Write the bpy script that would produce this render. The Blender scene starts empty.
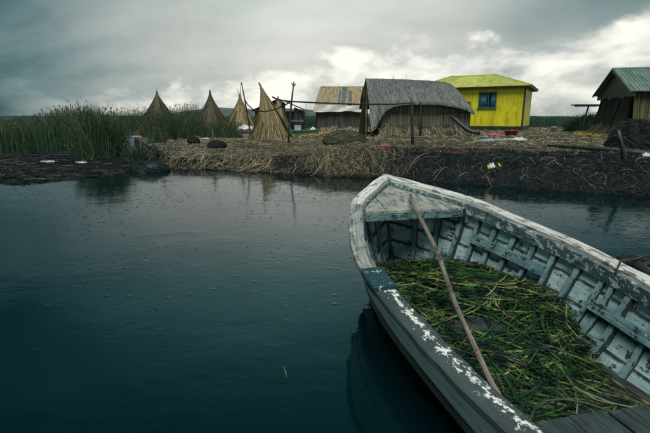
import bpy, math, random
import numpy as np
from mathutils import Vector, Matrix

random.seed(7)
RNG = np.random.default_rng(7)
SC = bpy.context.scene
COL = SC.collection
R = math.radians

# ------------------------------------------------------------------ camera
CAM_H = 1.30
FPX = 433.0                      # focal length in pixels of the 650 px wide photo (24 mm)
PITCH = math.atan((216.5 - 117.0) / FPX)
cd = bpy.data.cameras.new('camera')
cd.lens = 24.0
cd.sensor_width = 36.0
cd.clip_start = 0.02
cd.clip_end = 8000
cam = bpy.data.objects.new('camera', cd)
COL.objects.link(cam)
cam.location = (0, 0, CAM_H)
cam.rotation_euler = (math.pi / 2 - PITCH, 0, 0)
SC.camera = cam

# ------------------------------------------------------------------ view
SC.view_settings.view_transform = 'Standard'
SC.view_settings.look = 'None'
SC.view_settings.gamma = 1.0
SC.view_settings.exposure = 1.32
SC.view_settings.use_curve_mapping = False

# ------------------------------------------------------------------ node helpers
class NT:
    def __init__(self, tree):
        self.t = tree
    def n(self, typ, **kw):
        nd = self.t.nodes.new(typ)
        for k, v in kw.items():
            setattr(nd, k, v)
        return nd
    def put(self, sock, v):
        if isinstance(v, bpy.types.NodeSocket):
            self.t.links.new(v, sock)
        elif v is not None:
            if isinstance(v, (tuple, list)) and len(v) == 3 and sock.type == 'RGBA':
                v = (*v, 1)
            sock.default_value = v
    def m(self, op, a, b=None, c=None, clamp=False):
        nd = self.n('ShaderNodeMath', operation=op, use_clamp=clamp)
        self.put(nd.inputs[0], a)
        if b is not None: self.put(nd.inputs[1], b)
        if c is not None: self.put(nd.inputs[2], c)
        return nd.outputs[0]
    def mix(self, f, a, b, mode='MIX'):
        nd = self.n('ShaderNodeMix', data_type='RGBA', blend_type=mode)
        self.put(nd.inputs[0], f); self.put(nd.inputs[6], a); self.put(nd.inputs[7], b)
        return nd.outputs[2]
    def ss(self, v, lo, hi):
        nd = self.n('ShaderNodeMapRange', interpolation_type='SMOOTHSTEP')
        self.put(nd.inputs[0], v); self.put(nd.inputs[1], lo); self.put(nd.inputs[2], hi)
        return nd.outputs[0]
    def noise(self, vec, scale, detail=4, rough=0.55, dist=0.0, dim='3D'):
        nd = self.n('ShaderNodeTexNoise', noise_dimensions=dim)
        self.put(nd.inputs['Vector'], vec)
        nd.inputs['Scale'].default_value = scale
        nd.inputs['Detail'].default_value = detail
        nd.inputs['Roughness'].default_value = rough
        nd.inputs['Distortion'].default_value = dist
        return nd.outputs['Fac']
    def scale(self, vec, s, off=(0, 0, 0)):
        nd = self.n('ShaderNodeMapping')
        self.put(nd.inputs[0], vec)
        nd.inputs[3].default_value = s
        nd.inputs[1].default_value = off
        return nd.outputs[0]
    def sep(self, vec):
        nd = self.n('ShaderNodeSeparateXYZ')
        self.put(nd.inputs[0], vec)
        return nd.outputs
    def comb(self, x, y, z):
        nd = self.n('ShaderNodeCombineXYZ')
        for i, v in enumerate((x, y, z)): self.put(nd.inputs[i], v)
        return nd.outputs[0]
    def ramp(self, f, stops):
        nd = self.n('ShaderNodeValToRGB')
        self.put(nd.inputs[0], f)
        e = nd.color_ramp.elements
        while len(e) < len(stops): e.new(0.5)
        for i, (p, c) in enumerate(stops):
            e[i].position = p; e[i].color = (*c, 1)
        return nd.outputs[0]

# ------------------------------------------------------------------ world: overcast sky over a bright gap at the horizon
SUN_EL, SUN_AZ = R(60), R(-176)
w = bpy.data.worlds.new('World')
SC.world = w
w.use_nodes = True
t = w.node_tree
t.nodes.clear()
k = NT(t)
sky = k.n('ShaderNodeTexSky', sky_type='NISHITA', sun_disc=False)
sky.sun_elevation = SUN_EL
sky.sun_rotation = SUN_AZ
dirv = k.n('ShaderNodeTexCoord').outputs['Generated']
dx, dy, dz = k.sep(dirv)
el = k.m('MAXIMUM', dz, 0.0)
# the cloud deck, seen in the perspective of a flat layer
den = k.m('ADD', el, 0.34)
deckv = k.comb(k.m('DIVIDE', dx, den), k.m('DIVIDE', dy, den), 0.0)
dn = k.noise(k.scale(deckv, (0.9, 0.9, 1), (3.1, 0.4, 0)), 0.75, 5, 0.55, 0.3)
dn2 = k.noise(k.scale(deckv, (0.8, 1.5, 1), (9.4, 2.2, 0)), 2.1, 6, 0.55, 0.4)
deck_f = k.m('ADD', k.m('MULTIPLY', dn, 0.72), k.m('MULTIPLY', dn2, 0.28))
# deck darkened to the west (left) and upper east: cloud plus dark vignette corners
west = k.ss(dx, -0.05, -0.72)
east = k.m('MULTIPLY', k.ss(dx, 0.15, 0.75), k.ss(k.m('ADD', el, k.m('MULTIPLY', dn2, 0.12)), 0.16, 0.30))
thick = k.m('ADD', k.m('MULTIPLY', west, 0.85), k.m('MULTIPLY', east, 0.95))
lum = k.m('SUBTRACT', k.m('ADD', 0.235, k.m('MULTIPLY', k.m('SUBTRACT', deck_f, 0.5), 0.46)), k.m('MULTIPLY', thick, 0.205))
lum = k.m('MULTIPLY', lum, k.m('SUBTRACT', 1.0, k.m('MULTIPLY', k.ss(el, 0.30, 0.66), 0.78)))   # unseen cloud overhead, darkened so the near water reflects less
lum = k.m('MAXIMUM', lum, 0.030)
deck_tint = k.ramp(lum, [(0.0, (0.22, 0.88, 1.06)), (0.06, (0.50, 0.98, 1.04)), (0.12, (0.80, 1.02, 1.01)), (0.20, (0.98, 1.03, 0.955)), (0.36, (1.02, 1.03, 0.92))])
vs = k.n('ShaderNodeVectorMath', operation='SCALE')
k.put(vs.inputs[0], deck_tint); k.put(vs.inputs['Scale'], lum)
deck_c = k.mix(k.ss(el, 0.17, 0.45), vs.outputs[0], k.mix(1.0, vs.outputs[0], (0.46, 1.0, 1.08), 'MULTIPLY'))     # unseen cloud overhead tinted blue-green to colour the light and water
# the gap: cumulus heads lit from behind
cv = k.comb(dx, k.m('MULTIPLY', dy, 0.35), k.m('MULTIPLY', dz, 2.0))
c1 = k.noise(k.scale(cv, (1, 1, 1), (2.3, 0, 0.7)), 5.6, 9, 0.56, 0.25)
c2 = k.noise(k.scale(cv, (1, 1, 1), (7.7, 1, 0.2)), 11.0, 6, 0.6, 0.2)
cum = k.m('ADD', k.m('MULTIPLY', c1, 0.75), k.m('MULTIPLY', c2, 0.25))
gap_c = k.ramp(cum, [(0.37, (0.15, 0.172, 0.168)), (0.44, (0.225, 0.236, 0.222)), (0.50, (0.32, 0.323, 0.295)), (0.57, (0.41, 0.405, 0.368))])
edge = k.m('ADD', 0.112, k.m('MULTIPLY', dx, 0.105))
edge = k.m('ADD', edge, k.m('ADD', k.m('MULTIPLY', k.m('SUBTRACT', c1, 0.5), 0.20), k.m('MULTIPLY', k.m('SUBTRACT', c2, 0.5), 0.05)))
gap = k.ss(k.m('SUBTRACT', edge, dz), -0.012, 0.020)
gap = k.m('MULTIPLY', gap, k.ss(dx, -0.60, -0.36))
cloud = k.mix(gap, deck_c, gap_c)
vs2 = k.n('ShaderNodeVectorMath', operation='SCALE')
k.put(vs2.inputs[0], cloud); vs2.inputs['Scale'].default_value = 10.0
final = k.mix(0.985, sky.outputs[0], vs2.outputs[0])
bg = k.n('ShaderNodeBackground')
k.put(bg.inputs[0], final)
bg.inputs[1].default_value = 0.1
wo = k.n('ShaderNodeOutputWorld')
t.links.new(bg.outputs[0], wo.inputs[0])

# ------------------------------------------------------------------ soft sun behind the cloud
sd = bpy.data.lights.new('sun', 'SUN')
sd.energy = 1.5
sd.angle = R(35)
sd.color = (1.0, 0.96, 0.86)
sun = bpy.data.objects.new('sun', sd)
COL.objects.link(sun)
# azimuth is measured from +Y towards +X, as the sky's sun_rotation
sv = Vector((math.sin(SUN_AZ) * math.cos(SUN_EL), math.cos(SUN_AZ) * math.cos(SUN_EL), math.sin(SUN_EL)))
sun.rotation_euler = sv.to_track_quat('Z', 'Y').to_euler()

# ------------------------------------------------------------------ geometry helpers
CP, SP = math.cos(PITCH), math.sin(PITCH)
def ray(px, py):
    a, b = (px - 325.0) / FPX, (216.5 - py) / FPX
    return Vector((a, CP + b * SP, -SP + b * CP))
def G(px, py, z=0.0):
    """ground position seen at a photo pixel, on the level z"""
    d = ray(px, py)
    return Vector((0, 0, CAM_H)) + d * ((z - CAM_H) / d.z)
def D(px, py, y):
    """position seen at a photo pixel, at distance y"""
    d = ray(px, py)
    return Vector((0, 0, CAM_H)) + d * (y / d.y)

def obj(name, v, f, mat, parent=None, uv=None, smooth=False, loc=None):
    me = bpy.data.meshes.new(name)
    me.from_pydata([tuple(p) for p in v], [], f)
    if mat: me.materials.append(mat)
    if uv is not None:
        l = me.uv_layers.new(name='UVMap')
        li = np.zeros(len(me.loops), dtype=np.int32)
        me.loops.foreach_get('vertex_index', li)
        l.data.foreach_set('uv', np.asarray(uv, dtype=np.float32)[li].ravel())
    if smooth:
        me.polygons.foreach_set('use_smooth', [True] * len(me.polygons))
    me.update()
    o = bpy.data.objects.new(name, me)
    COL.objects.link(o)
    if parent: o.parent = parent
    if loc is not None: o.location = loc
    return o

def thing(name, label, cat, loc=(0, 0, 0), rz=0.0, group=None):
    o = bpy.data.objects.new(name, None)
    COL.objects.link(o)
    o.empty_display_size = 0.1
    o.location = loc
    o.rotation_euler = (0, 0, rz)
    return tag(o, label, cat, group)
def tag(o, label, cat, group=None):
    o['label'] = label; o['category'] = cat
    if group: o['group'] = group
    return o
def kind(o, kd):
    o['kind'] = kd
    return o

class MB:
    """collects shapes into one mesh with uv (u along, v across, metres)"""
    def __init__(self):
        self.v = []; self.f = []; self.uv = []
    def add(self, v, f, uv=None):
        b = len(self.v)
        self.v += [tuple(p) for p in v]
        self.f += [tuple(i + b for i in q) for q in f]
        self.uv += list(uv) if uv is not None else [(p[0], p[2]) for p in v]
    def hexa(self, c8):
        """8 corners: bottom ring 0-3, top ring 4-7"""
        c = [Vector(p) for p in c8]
        for q in ((3, 2, 1, 0), (4, 5, 6, 7), (0, 1, 5, 4), (1, 2, 6, 5), (2, 3, 7, 6), (3, 0, 4, 7)):
            p = [c[i] for i in q]
            a, b = (p[1] - p[0]).length, (p[2] - p[1]).length
            if a >= b: uv = [(0, 0), (a, 0), (a, b), (0, b)]
            else: uv = [(0, 0), (0, a), (b, a), (b, 0)]
            self.add(p, [(0, 1, 2, 3)], uv)
        return self
    def box(self, x0, y0, z0, x1, y1, z1, M=None):
        c = [(x0, y0, z0), (x1, y0, z0), (x1, y1, z0), (x0, y1, z0), (x0, y0, z1), (x1, y0, z1), (x1, y1, z1), (x0, y1, z1)]
        if M is not None: c = [M @ Vector(p) for p in c]
        return self.hexa(c)
    def sweep(self, frames, closed_caps=True):
        """frames: list of rings (same count) of points; skins them, caps both ends"""
        n = len(frames[0]); b = len(self.v); u = 0
        for i, r in enumerate(frames):
            if i: u += (Vector(frames[i][0]) - Vector(frames[i - 1][0])).length
            vv = 0
            for j, p in enumerate(r):
                if j: vv += (Vector(r[j]) - Vector(r[j - 1])).length
                self.v.append(tuple(p)); self.uv.append((u, vv))
        for i in range(len(frames) - 1):
            for j in range(n):
                a, c = b + i * n + j, b + i * n + (j + 1) % n
                self.f.append((a, c, c + n, a + n))
        if closed_caps:
            self.f.append(tuple(b + j for j in reversed(range(n))))
            self.f.append(tuple(b + (len(frames) - 1) * n + j for j in range(n)))
        return self
    def tube(self, pts, rad, n=7, jit=0.0):
        pts = [Vector(p) for p in pts]
        fr = []
        for i, p in enumerate(pts):
            d = (pts[min(i + 1, len(pts) - 1)] - pts[max(i - 1, 0)]).normalized()
            a = d.cross(Vector((0.13, 0.2, 1)) if abs(d.z) < 0.9 else Vector((1, 0.1, 0))).normalized()
            c = d.cross(a)
            r = rad[i] if isinstance(rad, (list, tuple)) else rad
            fr.append([p + (a * math.cos(2 * math.pi * j / n) + c * math.sin(2 * math.pi * j / n)) * r * (1 + random.uniform(-jit, jit)) for j in range(n)])
        return self.sweep(fr)
    def build(self, name, mat, parent=None, smooth=False, loc=None):
        return obj(name, self.v, self.f, mat, parent, self.uv, smooth, loc)

def strips(name, P, W, S, mat, parent=None):
    """P (N,K,3) centre lines, W (N,K) half widths, S (N,3) side vectors: N ribbons as one mesh"""
    N_, K_ = P.shape[:2]
    side = S[:, None, :] * W[:, :, None]
    V = np.stack([P - side, P + side], axis=2).reshape(-1, 3).astype(np.float32)     # N,K,2
    idx = np.arange(N_ * K_ * 2).reshape(N_, K_, 2)
    q = np.stack([idx[:, :-1, 0], idx[:, :-1, 1], idx[:, 1:, 1], idx[:, 1:, 0]], axis=-1).reshape(-1, 4)
    me = bpy.data.meshes.new(name)
    me.vertices.add(len(V)); me.vertices.foreach_set('co', V.ravel())
    me.loops.add(q.size); me.loops.foreach_set('vertex_index', q.ravel().astype(np.int32))
    me.polygons.add(len(q)); me.polygons.foreach_set('loop_start', np.arange(0, q.size, 4, dtype=np.int32))
    me.polygons.foreach_set('loop_total', np.full(len(q), 4, dtype=np.int32))
    me.materials.append(mat)
    me.update(calc_edges=True)
    o = bpy.data.objects.new(name, me)
    COL.objects.link(o)
    if parent: o.parent = parent
    return o

def smooth_noise(x, y, seed=0):
    """cheap smooth value noise on arrays, about -1..1"""
    r = np.random.default_rng(seed)
    out = np.zeros_like(np.asarray(x, dtype=float))
    for i in range(7):
        a = r.uniform(0, 2 * math.pi); fq = 1.5 * 1.55 ** (i % 4) * r.uniform(0.7, 1.3); ph = r.uniform(0, 6.28)
        out = out + np.sin((np.cos(a) * x + np.sin(a) * y) * fq + ph) / (1 + (i % 4) * 0.6)
    return out / 3.0

# ------------------------------------------------------------------ materials
def new_mat(name, rough=0.6, spec=0.4):
    m = bpy.data.materials.new(name)
    m.use_nodes = True
    k = NT(m.node_tree)
    b = m.node_tree.nodes['Principled BSDF']
    b.inputs['Roughness'].default_value = rough
    b.inputs['Specular IOR Level'].default_value = spec
    return m, k, b
def bump(k, b, h, strength=0.4, dist=0.01):
    nd = k.n('ShaderNodeBump')
    nd.inputs['Strength'].default_value = strength
    nd.inputs['Distance'].default_value = dist
    k.put(nd.inputs['Height'], h)
    k.put(b.inputs['Normal'], nd.outputs[0])
def uvc(k): return k.n('ShaderNodeTexCoord').outputs['UV']
def objc(k): return k.n('ShaderNodeTexCoord').outputs['Object']
def geoc(k): return k.n('ShaderNodeNewGeometry').outputs['Position']

def worn(name, paint, paint2, wood, bare=0.45, flake=None, flake_at=0.62, vflake=None, su=3.0, sv=14.0, rough=0.42, seam=None, seed=0.0, bstr=0.5, gmix=0.45, seamw=(0.022, 0.010), hfw=0.16):
    """old paint over weathered wood: two paint tones, chips down to wood along the grain, flakes of an older coat"""
    m, k, b = new_mat(name, rough, 0.45)
    uv = uvc(k)
    oi = k.n('ShaderNodeObjectInfo').outputs['Random']
    uvv = k.n('ShaderNodeVectorMath', operation='ADD')
    k.put(uvv.inputs[0], uv)
    k.put(uvv.inputs[1], k.comb(k.m('MULTIPLY', oi, 37.0), k.m('MULTIPLY', oi, 11.0), seed))
    uo = uvv.outputs[0]
    g = k.noise(k.scale(uo, (su * 1.2, sv * 6, 1)), 1.0, 6, 0.65)                # grain
    c = k.noise(k.scale(uo, (su * 2.2, sv * 1.1, 1)), 1.0, 9, 0.68, 0.35)        # chips
    tns = k.noise(k.scale(uo, (su * 0.7, sv * 0.3, 1)), 1.3, 5, 0.6)             # broad tone
    f = k.noise(k.scale(uo, (su * 2.6, sv * 1.6, 1), (5, 3, 1)), 1.0, 10, 0.72, 0.2)
    pc = k.mix(k.ss(tns, 0.35, 0.65), paint, paint2)
    wc = k.mix(k.ss(g, 0.3, 0.7), tuple(x * 0.45 for x in wood), tuple(x * 1.25 for x in wood))
    chip = k.ss(k.m('ADD', c, k.m('MULTIPLY', k.m('SUBTRACT', g, 0.5), 0.35)), bare + 0.03, bare - 0.03)
    col = k.mix(chip, pc, wc)
    col = k.mix(k.m('MULTIPLY', k.ss(g, 0.62, 0.40), gmix), col, tuple(x * 0.3 for x in wood))
    h = k.m('SUBTRACT', k.m('MULTIPLY', g, 0.5), chip)
    if flake is not None:
        fv = f
        if vflake is not None:                        # flakes keep to a line along the plank
            vv = k.sep(uv)[1]
            off = k.m('ABSOLUTE', k.m('SUBTRACT', vv, vflake[0]))
            fv = k.m('SUBTRACT', f, k.m('MULTIPLY', off, vflake[1]))
        hf = k.noise(k.scale(uo, (su * 9, sv * 4.5, 1), (2, 8, 1)), 1.0, 6, 0.7)
        fm = k.ss(k.m('ADD', fv, k.m('MULTIPLY', k.m('SUBTRACT', hf, 0.5), hfw)), flake_at - 0.012, flake_at + 0.03)
        fc = k.mix(k.ss(k.m('ADD', g, k.m('MULTIPLY', k.m('SUBTRACT', hf, 0.5), 0.8)), 0.58, 0.36), flake, tuple(x * 0.62 for x in flake))
        col = k.mix(fm, col, fc)
        h = k.m('ADD', h, k.m('MULTIPLY', fm, 1.2))
    if seam is not None:                              # lap shade painted dark along both edges, with tar and dirt (seam = plank width)
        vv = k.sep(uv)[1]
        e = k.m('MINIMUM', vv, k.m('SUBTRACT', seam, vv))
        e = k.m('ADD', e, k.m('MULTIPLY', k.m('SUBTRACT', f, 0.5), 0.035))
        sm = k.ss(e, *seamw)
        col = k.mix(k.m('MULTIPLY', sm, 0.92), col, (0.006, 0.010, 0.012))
    k.put(b.inputs['Base Color'], col)
    k.put(b.inputs['Roughness'], k.m('ADD', rough - 0.12, k.m('MULTIPLY', c, 0.4)))
    bump(k, b, h, bstr, 0.004)
    return m

def blade_mat(name, stops, rough=0.55, spec=0.35, grain=True):
    """strand colour picked per strand"""
    m, k, b = new_mat(name, rough, spec)
    rnd = k.n('ShaderNodeNewGeometry').outputs['Random Per Island']
    oi = k.n('ShaderNodeObjectInfo').outputs['Random']
    r = k.m('FRACT', k.m('ADD', rnd, oi))
    col = k.ramp(r, stops)
    if grain:
        g = k.noise(k.scale(geoc(k), (9, 9, 9)), 1.0, 3, 0.6)
        col = k.mix(k.ss(g, 0.62, 0.35), col, tuple(x * 0.4 for x in stops[0][1]))
    k.put(b.inputs['Base Color'], col)
    return m

def flat_mat(name, c1, c2, scale=6.0, rough=0.6, spec=0.35, stretch=(1, 1, 1), bs=0.3, coords='obj', detail=6):
    m, k, b = new_mat(name, rough, spec)
    co = objc(k) if coords == 'obj' else (uvc(k) if coords == 'uv' else geoc(k))
    n1 = k.noise(k.scale(co, stretch), scale, detail, 0.62, 0.2)
    k.put(b.inputs['Base Color'], k.mix(k.ss(n1, 0.33, 0.67), c1, c2))
    if bs: bump(k, b, n1, bs, 0.01)
    return m

M = {}
WOOD = (0.16, 0.17, 0.16)
M['rail_white'] = worn('rail_white_paint', (0.74, 0.75, 0.71), (0.56, 0.58, 0.55), (0.20, 0.20, 0.18), 0.42, (0.74, 0.75, 0.72), 0.60)
M['rail_grey'] = worn('rail_grey_paint', (0.25, 0.28, 0.27), (0.33, 0.35, 0.33), (0.17, 0.175, 0.165), 0.45, (0.72, 0.74, 0.71), 0.615, None, 4, 12)
M['rail_dark'] = worn('rail_dark_paint', (0.026, 0.050, 0.056), (0.045, 0.070, 0.073), (0.075, 0.073, 0.066), 0.40, (0.74, 0.77, 0.75), 0.475, (0.068, 3.0), 8, 15, rough=0.62, gmix=0.25, hfw=0.34)
M['rail_far'] = worn('rail_far_paint', (0.72, 0.73, 0.69), (0.52, 0.55, 0.53), (0.20, 0.20, 0.19), 0.44)
M['inwale'] = worn('inwale_paint', (0.06, 0.125, 0.14), (0.10, 0.19, 0.205), (0.05, 0.07, 0.075), 0.42, (0.50, 0.57, 0.56), 0.535, None, 7, 14)
M['plank_in'] = worn('inner_plank_paint', (0.23, 0.36, 0.385), (0.33, 0.465, 0.475), (0.025, 0.055, 0.06), 0.415, (0.46, 0.57, 0.57), 0.60, None, 6, 9, 0.45, 0.125, gmix=0.32)
M['plank_out'] = worn('outer_plank_paint', (0.54, 0.63, 0.61), (0.62, 0.70, 0.68), (0.08, 0.115, 0.11), 0.38, (0.70, 0.75, 0.73), 0.64, None, 2.5, 12, 0.4, gmix=0.15)
M['plank_teal'] = worn('lower_plank_paint', (0.035, 0.115, 0.135), (0.055, 0.15, 0.165), (0.04, 0.055, 0.055), 0.42, None, .6, None, 2.5, 16)
M['rubstrip'] = worn('rub_strip_paint', (0.05, 0.06, 0.03), (0.035, 0.05, 0.032), (0.05, 0.05, 0.03), 0.45, None, .6, None, 3, 20)
M['rib'] = worn('rib_paint', (0.10, 0.20, 0.22), (0.16, 0.27, 0.285), (0.02, 0.042, 0.046), 0.43, (0.38, 0.48, 0.48), 0.63, None, 8, 16, seam=.082, gmix=0.3, seamw=(0.026, 0.013))  # rib sides painted dark next to the hull: crevice shade and dirt
M['stringer'] = worn('stringer_paint', (0.085, 0.175, 0.195), (0.14, 0.245, 0.26), (0.02, 0.042, 0.046), 0.44, (0.38, 0.47, 0.47), 0.62, None, 7, 14)
M['deck'] = worn('deck_plank_wood', (0.25, 0.27, 0.25), (0.31, 0.325, 0.30), (0.19, 0.20, 0.18), 0.46, (0.70, 0.71, 0.67), 0.60, None, 4, 7, gmix=0.25)
M['sterndeck'] = worn('stern_plank_wood', (0.035, 0.058, 0.06), (0.05, 0.075, 0.075), (0.035, 0.05, 0.05), 0.5, None, .6, None, 4, 12)
M['floorboard'] = worn('floor_board_wood', (0.035, 0.045, 0.048), (0.05, 0.062, 0.062), (0.04, 0.045, 0.042), 0.5, None, .6, None, 4, 12)
M['orangeboard'] = worn('rusty_board_wood', (0.25, 0.085, 0.03), (0.17, 0.06, 0.03), (0.08, 0.05, 0.035), 0.40, None, .6, None, 5, 12)
M['block'] = worn('oarlock_block_paint', (0.007, 0.038, 0.048), (0.012, 0.055, 0.066), (0.02, 0.04, 0.045), 0.36, (0.55, 0.66, 0.67), 0.60, None, 9, 14, 0.3)
M['pole'] = worn('pole_wood', (0.24, 0.215, 0.18), (0.15, 0.135, 0.112), (0.10, 0.088, 0.072), 0.42, None, .6, None, 4, 7, 0.5, gmix=0.5)
M['darkwood'] = flat_mat('wet_dark_wood', (0.013, 0.019, 0.02), (0.04, 0.05, 0.048), 7, 0.5, 0.4, (1, 1, 0.3), 0.5)
M['greywood'] = flat_mat('grey_wood', (0.05, 0.065, 0.065), (0.13, 0.145, 0.135), 7, 0.6, 0.3, (1, 1, 0.3), 0.4)
M['rope'] = flat_mat('dark_rope', (0.012, 0.018, 0.018), (0.04, 0.045, 0.04), 30, 0.8)
M['rubber'] = flat_mat('black_rubber', (0.010, 0.015, 0.016), (0.028, 0.036, 0.036), 12, 0.55)
M['blackbag'] = flat_mat('black_sheet', (0.003, 0.0045, 0.005), (0.009, 0.012, 0.013), 9, 0.75, 0.15, (1, 1, 1), 0.6)
M['reed_boat'] = blade_mat('cut_reed', [(0.0, (0.003, 0.014, 0.008)), (0.35, (0.006, 0.030, 0.011)), (0.58, (0.016, 0.066, 0.015)), (0.78, (0.055, 0.125, 0.022)), (0.92, (0.15, 0.175, 0.045)), (1.0, (0.27, 0.21, 0.10))], 0.42, 0.45)
M['reed_green'] = blade_mat('standing_reed', [(0.0, (0.006, 0.026, 0.017)), (0.5, (0.016, 0.052, 0.029)), (0.85, (0.040, 0.086, 0.038)), (1.0, (0.19, 0.17, 0.075))], 0.55, 0.3, False)
M['reed_dark'] = blade_mat('far_reed', [(0.0, (0.010, 0.032, 0.026)), (0.6, (0.018, 0.052, 0.038)), (1.0, (0.035, 0.07, 0.045))], 0.6, 0.25, False)
M['straw'] = blade_mat('dry_straw', [(0.0, (0.03, 0.032, 0.026)), (0.35, (0.10, 0.088, 0.058)), (0.7, (0.26, 0.215, 0.13)), (1.0, (0.50, 0.43, 0.29))], 0.6, 0.3, False)
M['straw_dim'] = blade_mat('dull_straw', [(0.0, (0.02, 0.022, 0.018)), (0.5, (0.075, 0.068, 0.045)), (0.9, (0.17, 0.145, 0.09)), (1.0, (0.34, 0.29, 0.19))], 0.65, 0.25, False)
M['straw_pale'] = blade_mat('pale_straw', [(0.0, (0.05, 0.045, 0.03)), (0.5, (0.17, 0.145, 0.09)), (0.9, (0.30, 0.26, 0.175)), (1.0, (0.46, 0.41, 0.30))], 0.6, 0.3, False)
M['peat_strand'] = blade_mat('rotten_reed', [(0.0, (0.003, 0.006, 0.008)), (0.6, (0.010, 0.017, 0.020)), (0.9, (0.034, 0.046, 0.048)), (0.97, (0.06, 0.072, 0.07)), (1.0, (0.17, 0.16, 0.125))], 0.75, 0.15, False)
M['yellow_straw'] = blade_mat('fresh_straw', [(0.0, (0.16, 0.125, 0.03)), (0.5, (0.30, 0.24, 0.06)), (1.0, (0.42, 0.34, 0.11))], 0.6, 0.3, False)
M['cone'] = blade_mat('stacked_reed', [(0.0, (0.025, 0.026, 0.017)), (0.4, (0.10, 0.088, 0.045)), (0.75, (0.22, 0.175, 0.085)), (1.0, (0.40, 0.32, 0.17))], 0.65, 0.25, False)
M['cone_dark'] = blade_mat('damp_stacked_reed', [(0.0, (0.014, 0.019, 0.015)), (0.5, (0.058, 0.058, 0.036)), (1.0, (0.15, 0.13, 0.072))], 0.65, 0.25, False)
M['thatch'] = blade_mat('grey_thatch', [(0.0, (0.035, 0.044, 0.046)), (0.5, (0.095, 0.112, 0.112)), (1.0, (0.20, 0.215, 0.205))], 0.65, 0.25, False)
M['thatch_tan'] = blade_mat('tan_thatch', [(0.0, (0.10, 0.085, 0.05)), (0.5, (0.25, 0.205, 0.125)), (1.0, (0.38, 0.31, 0.20))], 0.65, 0.25, False)
M['wallreed'] = blade_mat('wall_reed', [(0.0, (0.022, 0.026, 0.022)), (0.5, (0.085, 0.088, 0.070)), (1.0, (0.21, 0.20, 0.15))], 0.65, 0.25, False)
M['wallreed_grey'] = blade_mat('grey_wall_reed', [(0.0, (0.012, 0.018, 0.017)), (0.5, (0.042, 0.052, 0.044)), (1.0, (0.12, 0.125, 0.095))], 0.65, 0.25, False)
M['wallreed_green'] = blade_mat('olive_wall_reed', [(0.0, (0.022, 0.028, 0.014)), (0.5, (0.060, 0.066, 0.028)), (1.0, (0.14, 0.14, 0.06))], 0.65, 0.25, False)
M['under'] = flat_mat('thatch_core', (0.02, 0.024, 0.022), (0.05, 0.055, 0.048), 5, 0.8)
M['under_tan'] = flat_mat('tan_thatch_core', (0.10, 0.085, 0.05), (0.22, 0.18, 0.11), 5, 0.8)
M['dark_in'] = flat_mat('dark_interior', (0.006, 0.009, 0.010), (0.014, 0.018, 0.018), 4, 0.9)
M['white_tarp'] = flat_mat('white_tarp', (0.42, 0.44, 0.42), (0.62, 0.63, 0.60), 3, 0.45, 0.4, (1, 1, 1), 0.3)
M['blue_sheet'] = flat_mat('blue_grey_sheet', (0.04, 0.062, 0.07), (0.095, 0.125, 0.132), 5, 0.5)
M['white_plastic'] = flat_mat('white_plastic', (0.36, 0.40, 0.40), (0.60, 0.62, 0.61), 16, 0.4)
M['blue_plastic'] = flat_mat('pale_blue_plastic', (0.11, 0.20, 0.24), (0.26, 0.36, 0.38), 22, 0.4)
M['yellow_plastic'] = flat_mat('yellow_plastic', (0.40, 0.30, 0.03), (0.52, 0.40, 0.06), 12, 0.4)
M['red_plastic'] = flat_mat('red_plastic', (0.15, 0.012, 0.018), (0.22, 0.02, 0.025), 9, 0.35, 0.5)
M['pink_cloth'] = flat_mat('pink_cloth', (0.30, 0.035, 0.09), (0.46, 0.08, 0.16), 12, 0.8)
M['red_cloth'] = flat_mat('faded_red_cloth', (0.10, 0.025, 0.028), (0.17, 0.045, 0.04), 12, 0.8)
M['teal_tarp'] = flat_mat('teal_tarp', (0.02, 0.10, 0.085), (0.04, 0.16, 0.13), 6, 0.5)
M['skiff_blue'] = flat_mat('pale_blue_paint', (0.22, 0.35, 0.42), (0.34, 0.47, 0.52), 6, 0.45)
M['skiff_white'] = flat_mat('dull_white_paint', (0.36, 0.41, 0.43), (0.50, 0.53, 0.53), 6, 0.45)
M['skiff_red'] = flat_mat('red_stripe_paint', (0.25, 0.025, 0.02), (0.32, 0.05, 0.035), 6, 0.45)

def stained(name, c1, c2, stain, amount=0.5, streak=(3, 3, 0.35), scale=2.2, rough=0.55, bs=0.25, per_obj=0.12):
    """painted sheet with run-down stains and dirt"""
    m, k, b = new_mat(name, rough, 0.35)
    co = objc(k)
    oi = k.n('ShaderNodeObjectInfo').outputs['Random']
    va = k.n('ShaderNodeVectorMath', operation='ADD')
    k.put(va.inputs[0], co); k.put(va.inputs[1], k.comb(k.m('MULTIPLY', oi, 23.0), 0.0, k.m('MULTIPLY', oi, 7.0)))
    n1 = k.noise(k.scale(va.outputs[0], streak), scale, 7, 0.65, 0.3)
    n2 = k.noise(va.outputs[0], scale * 0.7, 5, 0.6)
    n3 = k.noise(va.outputs[0], scale * 9, 5, 0.7)
    col = k.mix(k.ss(n2, 0.35, 0.65), c1, c2)
    col = k.mix(k.m('MULTIPLY', k.ss(n1, 0.48, 0.70), amount), col, stain)
    col = k.mix(k.m('MULTIPLY', k.ss(n3, 0.60, 0.72), amount * 0.9), col, stain)
    hs = k.n('ShaderNodeHueSaturation')
    k.put(hs.inputs['Value'], k.m('ADD', 1 - per_obj / 2, k.m('MULTIPLY', oi, per_obj)))
    k.put(hs.inputs['Color'], col)
    k.put(b.inputs['Base Color'], hs.outputs[0])
    bump(k, b, n3, bs, 0.01)
    return m
M['yellow_wall'] = stained('yellow_paint', (0.50, 0.46, 0.008), (0.62, 0.57, 0.015), (0.17, 0.16, 0.02), 0.85)
M['yellow_roof'] = stained('mossy_yellow_roof', (0.42, 0.43, 0.085), (0.31, 0.35, 0.09), (0.13, 0.17, 0.06), 0.7, (1.5, 0.7, 1.5), 2.0, 0.6, 0.3, 0.3)
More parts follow.
